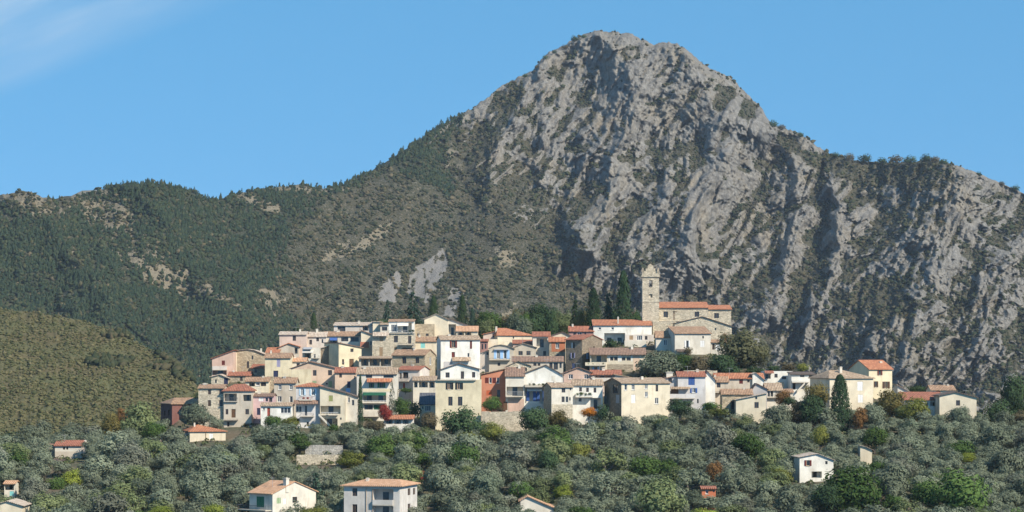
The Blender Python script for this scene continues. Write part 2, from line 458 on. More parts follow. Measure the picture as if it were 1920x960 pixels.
def blocks(ang, lc, la, seed, tilt):
    """broken slabs: every cell a flat facet of its own height and lean"""
    x, y = aniso(ang, lc, la); x = x+0.25*fbm(x*1.3, y*1.3, 3, seed+50); y = y+0.25*fbm(x*1.3, y*1.3, 3, seed+60)
    xi, yi = np.floor(x).astype(np.int64), np.floor(y).astype(np.int64)
    bd = np.full(x.shape, 9e9); out = np.zeros(x.shape)
    for ox in (-1, 0, 1):
        for oy in (-1, 0, 1):
            cx, cy = xi+ox, yi+oy; h = _perm[(_perm[(cx+seed*37) & 4095]+cy) & 4095]
            jx_, jy_ = _gang[h]/6.2832, ((h*2654435761) & 4095)/4096.0
            dx, dy = x-(cx+jx_), y-(cy+jy_); d2 = dx*dx+dy*dy; m = d2 < bd
            val = ((h*40503) & 4095)/4096.0 - 0.5 + tilt*(_gx[h]*dx+_gy[h]*dy) - 0.5*d2
            out = np.where(m, val, out); bd = np.where(m, d2, bd)
    return out
rr_ = 30*mega + 17*rib1 + 9*rib2 + 7*led + 4.0*led2 + 5*crag + 2.6*fine + 1.4*fine2 + 10*fbm(U/45, V/55, 4, 46)
rr_ = rr_ + 7*blocks(60, 24, 70, 3, 1.1) + 6.5*blocks(63, 9, 24, 5, 1.2) + 3.8*blocks(55, 4.2, 8.5, 8, 1.2)
rr_ = rr_ - (rr_*rock).sum()/rock.sum() - 6
relief += rock*rr_
relief += (1-rock)*(17*ridged(*aniso(58, 75, 280), 3, 37) + 3.0*ridged(*aniso(60, 18, 60), 2, 38) + 1.0*fbm(U/5, V/5, 3, 39))
fade = sstep(0.0, 0.012, tt)[:, None]*0.6 + 0.4
D = D0 - relief*fade
scree1 = in_poly(PX + 9*fbm(PX/12, PYm/12, 3, 70), PYm + 9*fbm(PX/12, PYm/12, 3, 71), [(832,466),(841,492),(824,530),(800,566),(775,575),(762,545),(768,515),(800,488)])
scree2 = in_poly(PX + 9*fbm(PX/12, PYm/12, 3, 72), PYm + 9*fbm(PX/12, PYm/12, 3, 73), [(746,508),(756,540),(738,566),(710,566),(716,540),(730,525)])
scree3 = in_poly(PX + 12*fbm(PX/14, PYm/14, 3, 74), PYm + 12*fbm(PX/14, PYm/14, 3, 75), [(985,382),(1003,400),(996,420),(970,412),(955,425),(968,400)])
scree4 = in_poly(PX + 12*fbm(PX/14, PYm/14, 3, 76), PYm + 12*fbm(PX/14, PYm/14, 3, 77), [(850,540),(870,548),(850,590),(828,598),(838,566)])
holes = fbm(PX/13, PYm/17, 4, 78) > 0.17
scree = ((scree1 | scree2 | scree4 | (scree3 & (fbm(PX/6, PYm/6, 3, 79) > 0.1))) & ~holes).astype(float)
# bare patches among the woods
def blob(cx, cy, rx, ry, ang, seed):
    ca, sa = math.cos(R(ang)), math.sin(R(ang))
    dx, dy = PX-cx, PYm-cy
    a = (dx*ca+dy*sa)/rx; b = (-dx*sa+dy*ca)/ry
    return np.hypot(a, b) + 1.1*fbm(PX/22, PYm/22, 4, seed) + 0.9*fbm(PX/7, PYm/7, 3, seed+3) < 0.95
bare = np.zeros_like(PX, bool)
for i, bl in enumerate([(60,380,55,20,15),(205,405,60,30,35),(310,515,75,26,28),(420,560,45,9,20),(560,355,70,7,0),(480,380,40,10,20),(130,360,40,10,0),(900,285,28,16,-40),(855,300,22,30,20),(240,420,30,20,30),(505,560,30,16,40),(690,450,60,9,-35),(640,470,30,10,-30),(950,480,26,14,40),(140,470,4,5,0),(940,610,10,40,30)]):
    bare |= blob(*bl, 90+i)
bare = bare.astype(float)
# where the ground lies back it carries plants; the steep faces stay bare
up = -np.gradient(D, axis=0) / np.maximum(np.gradient(PYm, axis=0)*0.45, 1e-3)      # metres back per metre up
def blur(a, n):
    k = np.ones(n)/n
    a = np.apply_along_axis(lambda r: np.convolve(r, k, 'same'), 0, a)
    return np.apply_along_axis(lambda r: np.convolve(r, k, 'same'), 1, a)
upb = blur(up, 5)
hollow = np.clip((blur(relief, 35) - blur(relief, 5))/9.0, -1, 1.6)
pn = fbm(U/16, V/16, 5, 50)
pn2 = fbm(U/7, V/7, 4, 52)
topdamp = sstep(0.0, 0.05, tt)[:, None]
vegr = sstep(1.7, 3.3, np.clip(upb, -1, 3.2)*(0.25+0.75*topdamp) + 1.7*pn + 1.4*pn2 + 0.35*lowscrub + 0.8*fbm(U/60, V/60, 3, 51) - 0.5*(1-topdamp) - 0.35 + 0.75*sstep(380, 620, PYm) + 1.25*hollow + 1.9*(1-core))
topgreen = soft_poly([(1545,285),(1600,290),(1700,295),(1770,290),(1760,325),(1700,345),(1620,340),(1560,320)], 10, 25, 68)
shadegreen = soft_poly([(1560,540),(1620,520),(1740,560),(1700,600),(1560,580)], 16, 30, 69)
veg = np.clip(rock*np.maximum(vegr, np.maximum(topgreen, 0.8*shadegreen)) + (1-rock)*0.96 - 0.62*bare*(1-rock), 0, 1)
veg = veg*(1-scree)
forest = soft_poly([(-300,380),(60,400),(190,355),(290,335),(400,370),(520,345),(600,340),(560,420),(520,500),(500,560),(560,640),(560,760),(-300,760)], 25, 60, 61)
ridgewood = soft_poly([(180,330),(290,330),(390,365),(500,345),(640,335),(740,280),(860,210),(880,225),(830,260),(840,300),(850,360),(790,340),(740,310),(640,365),(500,380),(400,390),(200,370)], 8, 20, 62)
forest = np.maximum(forest*0.95, ridgewood)*(1-0.9*bare)*(1-scree)
Xm = (PX-960)/F*D; Zm = (HY-PYm)/F*D
# the far side falls away behind the skyline
back = []
for k, (dy_, dz_) in enumerate([(30, -14), (160, -110), (500, -420)]):
    back.append(np.stack([Xm[0]*(D[0]+dy_)/D[0], D[0]+dy_, Zm[0]+dz_], -1))
Vm = np.concatenate([np.stack(back[::-1]), np.stack([Xm, D, Zm], -1)], 0)
mnt = mesh_np('mountain', Vm.reshape(-1, 3), grid_faces(NR+3, NC), False)
pad = lambda a: np.concatenate([np.repeat(a[:1], 3, 0), a], 0)
add_attr(mnt, 'plants', pad(veg)); add_attr(mnt, 'scree', pad(scree)); add_attr(mnt, 'woods', pad(forest)); add_attr(mnt, 'rock', pad(rock))

def m_mountain():
    t = NT('limestone'); v = t.new('ShaderNodeNewGeometry').outputs['Position']
    n1 = t.noise(v, 0.02, 5, 0.6); n2 = t.noise(v, 0.16, 5, 0.7); n3 = t.noise(v, 0.55, 4, 0.7)
    st = t.noise(t.mapping(v, (0.35, 0.05, 0.06), (0, R(28), 0)), 1.0, 4, 0.65)
    rk = t.ramp(n2, [(0.28, (0.115, 0.108, 0.098)), (0.5, (0.228, 0.215, 0.193)), (0.72, (0.32, 0.303, 0.272))])
    rk = t.mix(t.ramp(n3, [(0.5, 0.0), (0.66, 0.8)]), rk, (0.10, 0.097, 0.09))
    rk = t.mix(t.math('MULTIPLY', t.ramp(n1, [(0.5, 0.0), (0.68, 1.0)]), 0.5), rk, (0.27, 0.225, 0.155))
    rk = t.mix(t.math('MULTIPLY', t.ramp(st, [(0.52, 0.0), (0.66, 1.0)]), 0.55), rk, (0.085, 0.083, 0.08))
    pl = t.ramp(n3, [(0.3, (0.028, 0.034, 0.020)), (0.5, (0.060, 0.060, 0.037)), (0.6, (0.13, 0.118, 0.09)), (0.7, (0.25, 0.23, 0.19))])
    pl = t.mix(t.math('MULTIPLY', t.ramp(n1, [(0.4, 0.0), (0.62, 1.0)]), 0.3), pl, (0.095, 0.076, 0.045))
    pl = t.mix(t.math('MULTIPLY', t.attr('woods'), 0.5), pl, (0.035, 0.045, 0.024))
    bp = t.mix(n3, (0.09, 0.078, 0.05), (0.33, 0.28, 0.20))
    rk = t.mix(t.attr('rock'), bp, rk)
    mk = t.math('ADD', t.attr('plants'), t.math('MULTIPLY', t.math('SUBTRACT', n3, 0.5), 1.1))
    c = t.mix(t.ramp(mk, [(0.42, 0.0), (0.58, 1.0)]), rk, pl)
    c = t.mix(t.attr('scree'), c, t.mix(n3, (0.185, 0.172, 0.155), (0.245, 0.23, 0.21)))
    t.l.new(c, t.b.inputs['Base Color']); t.b.inputs['Roughness'].default_value = 0.95; t.b.inputs['Specular IOR Level'].default_value = 0.1
    h = t.math('ADD', t.math('MULTIPLY', n2, 2.2), n3)
    t.bump(h, 0.9, 2.2)
    return t.m
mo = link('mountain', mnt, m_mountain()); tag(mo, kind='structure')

# ---------------- the brown scrub hill on the left
hx = np.linspace(-420, 520, 330); nr2 = 170
crest = np.interp(hx, [-420,-200,0,60,150,230,300,350,385,430,520], [560,572,580,585,600,626,668,703,738,790,850])
tt2 = np.linspace(0, 1, nr2)[:, None]
PH = np.repeat(hx[None], nr2, 0); PHY = crest[None] + 2.5*fbm(hx/9, hx*0, 3, 80)[None] + (880-crest[None])*tt2
DH = 790 + 330*(1-tt2)**1.1*np.clip((880-crest[None])/300, 0.05, 1)
DH = DH - 10*ridged(PH/60, PHY/90, 3, 81) - 3.0*fbm(PH/14, PHY/14, 4, 82)
XH = (PH-960)/F*DH; ZH = (HY-PHY)/F*DH
bk = np.stack([XH[0]*1.06, DH[0]*1.06, ZH[0]-16], -1)[None]; bk2 = np.stack([XH[0]*1.2, DH[0]*1.2, ZH[0]-90], -1)[None]
VH = np.concatenate([bk2, bk, np.stack([XH, DH, ZH], -1)], 0)
def m_scrub_ground():
    t = NT('dry_scrub_ground'); v = t.new('ShaderNodeNewGeometry').outputs['Position']
    n1 = t.noise(v, 0.03, 4, 0.6); n2 = t.noise(v, 0.7, 4, 0.7)
    c = t.mix(t.ramp(n1, [(0.38, 0.0), (0.62, 1.0)]), (0.098, 0.080, 0.040), (0.092, 0.094, 0.042))
    c = t.mix(t.ramp(n2, [(0.55, 0.0), (0.72, 1.0)]), c, (0.20, 0.165, 0.10))
    t.l.new(c, t.b.inputs['Base Color']); t.b.inputs['Roughness'].default_value = 0.95; t.b.inputs['Specular IOR Level'].default_value = 0.1
    t.bump(n2, 0.8, 0.8); return t.m
sh = link('scrub_hill', mesh_np('scrub_hill', VH.reshape(-1, 3), grid_faces(nr2+2, 330), True), m_scrub_ground()); tag(sh, kind='structure')

# ---------------- a far blue ridge peeping over the saddle
fx = np.linspace(-900, 2900, 120)
fr = np.interp(fx, [-900, 0, 130, 165, 190, 260, 2900], [440, 395, 372, 350, 356, 400, 470]) + 3*fbm(fx/12, fx*0, 3, 83)
YF = 4600.0
vf = np.concatenate([np.stack([(fx-960)/F*(YF+900), np.full_like(fx, YF+900), (HY-fr)/F*YF-250], -1), np.stack([(fx-960)/F*YF, np.full_like(fx, YF), (HY-fr)/F*YF], -1), np.stack([(fx-960)/F*(YF-800), np.full_like(fx, YF-800), np.full_like(fx, -71.5)], -1)], 0)
fo = link('far_hill', mesh_np('far_hill', vf, grid_faces(3, 120), True), bpy.data.materials['limestone']); tag(fo, kind='structure')

# ---------------- woods and scrub on the slopes: countless plants, one object each
rng = np.random.RandomState(5)
def ico():
    bm = bmesh.new(); bmesh.ops.create_icosphere(bm, subdivisions=1, radius=1.0)
    v = np.array([x.co[:] for x in bm.verts]); f_ = np.array([[x.index for x in q.verts] for q in bm.faces]); bm.free(); return v, f_
def ico2():
    bm = bmesh.new(); bmesh.ops.create_icosphere(bm, subdivisions=2, radius=1.0)
    v = np.array([x.co[:] for x in bm.verts]); f_ = np.array([[x.index for x in q.verts] for q in bm.faces]); bm.free(); return v, f_
ICO_V, ICO_F = ico(); ICO2_V, ICO2_F = ico2()
def bush_mesh(name, pos, rad, flat=(0.6, 1.0)):
    n = len(pos); kv = len(ICO_V)
    s = rad[:, None, None]*(1+0.38*rng.randn(n, kv, 1))
    v = ICO_V[None]*s*np.stack([np.ones(n)*rng.uniform(0.8, 1.2, n), np.ones(n), rng.uniform(*flat, n)], -1)[:, None]
    v = v + pos[:, None] + np.array([0, 0, 1.0])*(rad*0.45)[:, None, None]
    fc = ICO_F[None] + (np.arange(n)*kv)[:, None, None]
    return mesh_np(name, v.reshape(-1, 3), fc.reshape(-1, 3))
def pine_mesh(name, pos, hgt):
    """ragged little conifers: three whorls of five drooping boughs on a stem"""
    n = len(pos); vs_, fs_ = [], []; base = 0
    for z0, z1, r in ((0.08, 0.6, 0.34), (0.32, 0.8, 0.27), (0.58, 1.0, 0.17)):
        k = 6
        ang = rng.uniform(0, 6.28, (n, 1)) + np.arange(k)[None]*2*np.pi/k + rng.uniform(-.3, .3, (n, k))
        rr = r*rng.uniform(0.6, 1.35, (n, k))*hgt[:, None]
        ring = np.stack([np.cos(ang)*rr, np.sin(ang)*rr, (z0+rng.uniform(-.08, .08, (n, k)))*hgt[:, None]], -1)
        tip = np.stack([rng.uniform(-.05, .05, n)*hgt, rng.uniform(-.05, .05, n)*hgt, (z1+rng.uniform(-.04, .04, n))*hgt], -1)[:, None]
        v = np.concatenate([ring, tip], 1) + pos[:, None]
        fl = np.array([[i, (i+1) % k, k] for i in range(k)])
        fs_.append((fl[None] + base + (np.arange(n)*(k+1))[:, None, None]).reshape(-1, 3)); vs_.append(v.reshape(-1, 3)); base += n*(k+1)
    return mesh_np(name, np.concatenate(vs_), np.concatenate(fs_))
def m_far_leaf(name, stops):
    t = NT(name); g = t.new('ShaderNodeNewGeometry')
    c = t.ramp(g.outputs['Random Per Island'], stops)
    t.l.new(c, t.b.inputs['Base Color']); t.b.inputs['Roughness'].default_value = 1.0; t.b.inputs['Specular IOR Level'].default_value = 0.0
    return t.m
area = np.abs(np.gradient(PX, axis=1)*np.gradient(PYm, axis=0))
def pick(weight, n):
    w = (weight*area).ravel(); w = w/w.sum()
    idx = rng.choice(w.size, n, p=w)
    return idx, np.stack([Xm, D, Zm], -1).reshape(-1, 3)[idx] + np.stack([rng.uniform(-.5, .5, n), np.zeros(n), np.zeros(n)], -1)
vis = (PYm < 760) & (PX > -40) & (PX < 1960)
clear = 1-sstep(0.1, 0.5, bare)
fo_n = sstep(-0.25, 0.25, fbm(PX/45, PYm/30, 4, 85))
idx, p = pick(forest*(0.03+0.97*fo_n)*vis, 8500)
o = link('pine_wood', pine_mesh('pine_wood', p, rng.uniform(2.2, 5.6, len(p))), m_far_leaf('pine_needles', [(0.0, (0.018, 0.030, 0.02)), (0.6, (0.030, 0.046, 0.027)), (0.95, (0.044, 0.056, 0.03)), (1.0, (0.06, 0.06, 0.034))]))
tag(o, 'dark blue-green pine wood covering the left slopes and saddle below the peak', 'pine wood', kind='stuff')
idx, p = pick(forest*(0.45+0.55*(1-fo_n))*vis, 9500)
o = link('mixed_wood', bush_mesh('mixed_wood', p, rng.uniform(0.6, 1.9, len(p)), (0.7, 1.3)), m_far_leaf('mixed_leaves', [(0.0, (0.020, 0.032, 0.02)), (0.6, (0.034, 0.047, 0.026)), (0.92, (0.052, 0.060, 0.03)), (1.0, (0.08, 0.07, 0.04))]))
tag(o, 'rounded broadleaved wood mixed among the pines on the left slopes', 'wood', kind='stuff')
dens = (1-rock)*(1-forest*0.8)*(0.08+0.92*sstep(-0.2, 0.3, fbm(PX/32, PYm/20, 5, 86)))*(1-scree)*(1-0.3*bare)
idx, p = pick(dens*vis, 24000)
o = link('hillside_scrub', bush_mesh('hillside_scrub', p, 0.38+1.7*rng.uniform(0, 1, len(p))**2.6), m_far_leaf('scrub_leaves', [(0.0, (0.024, 0.034, 0.02)), (0.5, (0.045, 0.05, 0.028)), (0.85, (0.075, 0.067, 0.038)), (1.0, (0.13, 0.105, 0.065))]))
tag(o, 'brown and olive scrub dotting the bare slope left of the cliffs', 'scrub', kind='stuff')
idx, p = pick(rock*sstep(0.3, 0.8, veg)*vis*(0.4+sstep(0.0, 0.3, pn)), 12000)
o = link('cliff_bushes', bush_mesh('cliff_bushes', p, rng.uniform(0.5, 1.3, len(p))*rng.choice([1, 1, 1.7], len(p))), m_far_leaf('cliff_leaves', [(0.0, (0.025, 0.035, 0.02)), (0.6, (0.05, 0.055, 0.03)), (0.9, (0.07, 0.064, 0.038)), (1.0, (0.085, 0.068, 0.04))]))
tag(o, 'dark bushes rooted on the ledges of the grey cliffs', 'bushes', kind='stuff')
# scrub on the near left hill
w = np.abs(np.gradient(PH, axis=1)*np.gradient(PHY, axis=0)); w = w*((PH > -60) & (PHY < 850))*(0.35+0.65*sstep(-.3, .3, fbm(PH/30, PHY/18, 4, 87)))
n = 12000; ii = rng.choice(w.size, n, p=(w/w.sum()).ravel())
p = np.stack([XH, DH, ZH], -1).reshape(-1, 3)[ii]; 
rr = rng.uniform(0.2, 0.55, n)*rng.choice([1, 1, 1, 1.6], n)
o = link('dry_scrub', bush_mesh('dry_scrub', p + rng.uniform(-.4, .4, (n, 3))*[1, 0, 0], rr, (0.5, 0.8)), m_far_leaf('dry_scrub_leaves', [(0.0, (0.048, 0.056, 0.027)), (0.35, (0.074, 0.078, 0.037)), (0.7, (0.100, 0.092, 0.045)), (1.0, (0.135, 0.12, 0.065))]))
tag(o, 'low brown and green scrub on the near hill at left', 'scrub', kind='stuff')
# dark thickets on that hill
th = []
for (cx, cy, rx, ry, k) in ((210,630,22,5,26),(205,680,45,9,90),(330,655,30,12,60),(350,700,25,16,60),(300,690,20,6,26),(240,610,20,5,20)):
    a = rng.uniform(0, 6.28, k); q = np.sqrt(rng.uniform(0, 1, k))
    for x_, y_ in zip(cx+rx*q*np.cos(a), cy+ry*q*np.sin(a)):
        j = np.argmin((PH-x_)**2+(PHY-y_)**2); th.append(np.stack([XH, DH, ZH], -1).reshape(-1, 3)[j])
th = np.array(th)
o = link('thicket', bush_mesh('thicket', th, rng.uniform(0.8, 1.7, len(th)), (0.8, 1.2)), bpy.data.materials['cliff_leaves'])
tag(o, 'dark evergreen thickets on the brown hillside at left', 'thicket', kind='stuff')

# ------------------------------------------------------------------ houses
WALLS = {
 'cream': (0.64, 0.56, 0.42), 'paleyellow': (0.65, 0.56, 0.385), 'yellow': (0.62, 0.49, 0.24), 'white': (0.72, 0.69, 0.615), 'offwhite': (0.62, 0.57, 0.48),
 'lilac': (0.58, 0.555, 0.535), 'pinkwhite': (0.60, 0.53, 0.46), 'pinkish': (0.58, 0.45, 0.37), 'salmon': (0.57, 0.40, 0.315), 'pink': (0.57, 0.40, 0.395),
 'peach': (0.62, 0.46, 0.34), 'terracotta': (0.52, 0.215, 0.13), 'maroon': (0.185, 0.085, 0.07), 'beige': (0.52, 0.45, 0.36), 'greige': (0.50, 0.44, 0.355),
 'orangered': (0.42, 0.16, 0.085), 'orangehut': (0.55, 0.18, 0.09), 'grey': (0.42, 0.40, 0.39), 'darkpink': (0.36, 0.20, 0.17), 'villa': (0.56, 0.52, 0.47)}
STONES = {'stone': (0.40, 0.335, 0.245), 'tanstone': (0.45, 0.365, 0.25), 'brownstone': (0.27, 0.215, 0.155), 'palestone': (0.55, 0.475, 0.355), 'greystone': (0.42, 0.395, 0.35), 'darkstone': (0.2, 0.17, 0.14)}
def W(n): return m_plaster('plaster_'+n, WALLS[n], 0.65) if n in WALLS else m_stone('rubble_'+n, STONES[n])
ROOFS = {'orange': ((0.43,0.165,0.085),(0.32,0.13,0.075),(0.54,0.25,0.135)), 'red': ((0.34,0.125,0.075),(0.24,0.10,0.068),(0.42,0.18,0.11)),
 'tile': ((0.35,0.205,0.125),(0.235,0.15,0.10),(0.48,0.32,0.205)), 'tan': ((0.39,0.275,0.18),(0.26,0.185,0.13),(0.52,0.40,0.285)),
 'brown': ((0.25,0.155,0.11),(0.19,0.125,0.095),(0.33,0.21,0.15)), 'dark': ((0.14,0.10,0.08),(0.10,0.08,0.07),(0.2,0.145,0.115)),
 'pale': ((0.50,0.40,0.31),(0.38,0.29,0.22),(0.62,0.53,0.44)), 'apricot': ((0.56,0.31,0.17),(0.44,0.25,0.15),(0.63,0.40,0.26)), 'slate': ((0.10,0.105,0.125),(0.08,0.085,0.10),(0.13,0.135,0.155))}
def T(n): return m_tiles('tiles_'+n, *ROOFS[n])
PAINT = {'darkred': (0.13,0.025,0.02), 'brown': (0.085,0.04,0.025), 'green': (0.03,0.16,0.085), 'palegreen': (0.30,0.38,0.22), 'olive': (0.30,0.31,0.12), 'blue': (0.05, 0.11, 0.30),
 'paleblue': (0.46,0.58,0.66), 'skyblue': (0.30,0.48,0.72), 'turq': (0.26,0.60,0.58), 'white': (0.72,0.71,0.69), 'black': (0.02,0.02,0.022), 'red': (0.30,0.06,0.04), 'orange': (0.50,0.12,0.05),
 'lilac': (0.34,0.32,0.45), 'navy': (0.03,0.035,0.08), 'grey': (0.33,0.33,0.34), 'rust': (0.25,0.10,0.06), 'tan': (0.35,0.24,0.14), 'awning': (0.62,0.58,0.52), 'darkgreen': (0.015,0.085,0.05), 'wood': (0.12,0.065,0.035), 'metal': (0.10,0.10,0.11)}
def C_(n): return m_paint('paint_'+n, PAINT[n])
GL = m_glass()
HOUSES = []          # photo rectangles that trees in front must leave open: (x0, x1, y_visible_bottom, Y)

class Vol:
    """one roofed volume of a building; u runs along its front, v up, w back; all in metres"""
    def __init__(s, root, x0, x1, yb, top, wall, roof, yaw=0.0, d=8.0, Y=None, wins=(), extra=(), oh=0.38, side_wall=None, th=0.17):
        s.Y = dist_of(yb) if Y is None else Y
        s.k = s.Y / F; s.xc = (x0+x1)/2; s.x0, s.x1, s.yb = x0, x1, yb
        s.a = R(yaw); s.L = (x1-x0)*s.k/math.cos(s.a); s.d = d; s.oh = oh; s.th = th
        s.org = P(s.xc, yb, s.Y); s.wall = wall; s.roofm = roof
        s.root = root or empty('house', s.org, s.a)
        s.newroot = root is None
        if s.newroot: s.off = Vector((0, 0, 0)); s.rz = 0.0
        else:
            ra = s.root.rotation_euler.z
            s.off = Matrix.Rotation(-ra, 3, 'Z') @ (s.org - s.root.location); s.rz = s.a - ra
        s.build(top, wins, extra, side_wall)
    def U(s, px): return (px - s.xc)*s.k/math.cos(s.a)          # along the front, from its middle
    def Vv(s, py): return (s.yb - py)*s.k
    def part(s, name, mb, mats, parent=None, uv=False):
        me = mb.mesh(name, uv) if isinstance(mb, MB) else mb
        if parent is None: return link(name, me, mats, s.root, s.off, s.rz)
        return link(name, me, mats, parent)
    def side_u(s, px, side):
        sn = max(abs(math.sin(s.a)), 0.05)
        return ((s.x0 - px) if side == 'L' else (px - s.x1))*s.k/sn
    def wallpane(s, mb, toP, L, tops, ops, ext):
        """a wall face cut into strips round its openings"""
        xs = {0.0, L}
        for p in tops: xs.add(min(max(p[0], 0), L))
        for o in ops: xs.add(min(max(o[0], 0), L)); xs.add(min(max(o[2], 0), L))
        xs = sorted(xs); tx = [p[0] for p in tops]; ty = [p[1] for p in tops]
        for a, b in zip(xs[:-1], xs[1:]):
            if b-a < 1e-4: continue
            za, zb = float(np.interp(a, tx, ty)), float(np.interp(b, tx, ty)); z = -ext
            for o in sorted([o for o in ops if o[0] <= a+1e-5 and o[2] >= b-1e-5], key=lambda q: q[1]):
                if o[3] > min(za, zb): continue
                if o[1] > z: mb.poly([toP(a, z, 0), toP(b, z, 0), toP(b, o[1], 0), toP(a, o[1], 0)])
                z = max(z, o[3])
            mb.poly([toP(a, z, 0), toP(b, z, 0), toP(b, zb, 0), toP(a, za, 0)])
        for o in ops:
            u0, v0, u1, v1, dp, back = o
            if v1 > min(np.interp(u0, tx, ty), np.interp(u1, tx, ty)): continue
            q = [(u0, v0), (u1, v0), (u1, v1), (u0, v1)]
            for i in range(4):
                p1, p2 = q[i], q[(i+1) % 4]
                mb.poly([toP(*p1, 0), toP(*p2, 0), toP(*p2, dp), toP(*p1, dp)])
            if back: mb.poly([toP(u0, v0, dp), toP(u1, v0, dp), toP(u1, v1, dp), toP(u0, v1, dp)])
    def build(s, top, wins, extra, side_wall):
        L, d = s.L, s.d; h2 = L/2; kind = top[0]; EXT = 4.0
        F_ = lambda u, v, w: (u-h2, w, v)
        Lf = lambda u, v, w: (-h2+w, u, v)          # left wall, u = depth from the front
        Rt = lambda u, v, w: (h2-w, u, v)
        Bk = lambda u, v, w: (u-h2, d-w, v)
        prof = None
        if kind == 'P':
            prof = [(s.U(x)+h2, s.Vv(y)) for x, y in top[1]]
            prof[0] = (0.0, prof[0][1]); prof[-1] = (L, prof[-1][1])
            ft = prof; lt = [(0, prof[0][1]), (d, prof[0][1])]; rt = [(0, prof[-1][1]), (d, prof[-1][1])]; bt = prof
        elif kind in 'EMHF':
            ze = s.Vv(top[1]); ft = [(0, ze), (L, ze)]
            if kind == 'E':
                zr = ze + top[2]*s.k; lt = rt = [(0, ze), (d/2, zr), (d, ze)]; bt = ft
            elif kind == 'M':
                zr = ze + top[2]*s.k; lt = rt = [(0, ze), (d, zr)]; bt = [(0, zr), (L, zr)]
            else:
                lt = rt = [(0, ze), (d, ze)]; bt = ft
        s.ft = ft
        ops = {'': [], 'L': [], 'R': []}; todo = []
        for w in wins:
            t = w[0]; side = ''
            if '@' in t: t, side = t.split('@')
            x0, y0, x1, y1 = w[1:5]; col = w[5] if len(w) > 5 else None
            if side: ua, ub = sorted((s.side_u(x0, side), s.side_u(x1, side)))
            else: ua, ub = s.U(x0)+h2, s.U(x1)+h2
            va, vb = s.Vv(y1), s.Vv(y0)
            dp = 1.7 if t in 'oO' else 0.2
            if dp > 1 and d < 3: dp = d*0.5
            ops[side].append((ua, va, ub, vb, dp, t in 'oO')); todo.append((t, side, ua, va, ub, vb, dp, col))
        wb = MB()
        s.wallpane(wb, F_, L, ft, ops[''], EXT)
        lb = MB() if side_wall else wb
        s.wallpane(lb, Lf, d, lt, ops['L'], EXT); s.wallpane(wb, Rt, d, rt, ops['R'], EXT); s.wallpane(wb, Bk, L, bt, [], EXT)
        if kind == 'F': wb.poly([(-h2, 0, ze), (h2, 0, ze), (h2, d, ze), (-h2, d, ze)])
        s.wallo = s.part('wall', wb, W(s.wall))
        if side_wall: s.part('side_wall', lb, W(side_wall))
        # ---- roof
        s.roofo = None
        if kind != 'F' and s.roofm:
            rb = MB(); oh, th = s.oh, s.th
            def slab(cross, lo, hi, tr):
                """cross: open polyline of the underside; extruded lo..hi"""
                lowr = [tr(c[0], c[1]+0.012, 0) for c in cross]
                n = len(cross)
                for q in range(n-1):
                    a, b = cross[q], cross[q+1]
                    A = [tr(a[0], a[1]+0.012, lo), tr(b[0], b[1]+0.012, lo), tr(b[0], b[1]+0.012, hi), tr(a[0], a[1]+0.012, hi)]
                    Tp = [tr(a[0], a[1]+th, lo), tr(b[0], b[1]+th, lo), tr(b[0], b[1]+th, hi), tr(a[0], a[1]+th, hi)]
                    rb.poly(A[::-1]); rb.poly(Tp); rb.poly([A[0], A[1], Tp[1], Tp[0]]); rb.poly([A[3], Tp[3], Tp[2], A[2]])
                    if q == 0: rb.poly([A[0], Tp[0], Tp[3], A[3]])
                    if q == n-2: rb.poly([A[1], A[2], Tp[2], Tp[1]])
            if kind == 'E':
                m = (zr-ze)/(d/2)
                slab([(-oh, ze-oh*m), (d/2, zr), (d+oh, ze-oh*m)], -h2-0.22, h2+0.22, lambda c, z, e: (e, c, z))
            elif kind == 'M':
                m = (zr-ze)/d
                slab([(-oh, ze-oh*m), (d+0.2, zr+0.2*m)], -h2-0.22, h2+0.22, lambda c, z, e: (e, c, z))
            elif kind == 'P':
                a, b = prof[0], prof[1]; m0 = (b[1]-a[1])/max(b[0]-a[0], .01); c, e = prof[-2], prof[-1]; m1 = (e[1]-c[1])/max(e[0]-c[0], .01)
                pts = [(-oh, a[1]-oh*m0)] + list(prof) + [(L+oh, e[1]+oh*m1)]
                pts = [pts[0]] + list(prof[1:-1]) + [pts[-1]]
                slab(pts, -oh, d+0.2, lambda c_, z, e_: (c_-h2, e_, z))
            elif kind == 'H':
                rx0, rx1, ry = s.U(top[2]), s.U(top[3]), s.Vv(top[4])
                e0 = ze+0.012; e1 = ze+th
                q = [(-h2-oh, -oh), (h2+oh, -oh), (h2+oh, d+oh), (-h2-oh, d+oh)]
                rb.poly([(x, y, e0) for x, y in q][::-1])
                for i in range(4):
                    a, b = q[i], q[(i+1) % 4]
                    rb.poly([(*a, e0), (*b, e0), (*b, e1), (*a, e1)])
                r0 = (rx0, d/2, ry); r1 = (rx1, d/2, ry); z = lambda p: (p[0], p[1], e1)
                rb.poly([z(q[0]), z(q[1]), r1, r0]); rb.poly([z(q[2]), z(q[3]), r0, r1])
                rb.poly([z(q[1]), z(q[2]), r1]); rb.poly([z(q[3]), z(q[0]), r0])
            s.roofo = s.part('roof', rb, T(s.roofm), uv=True)
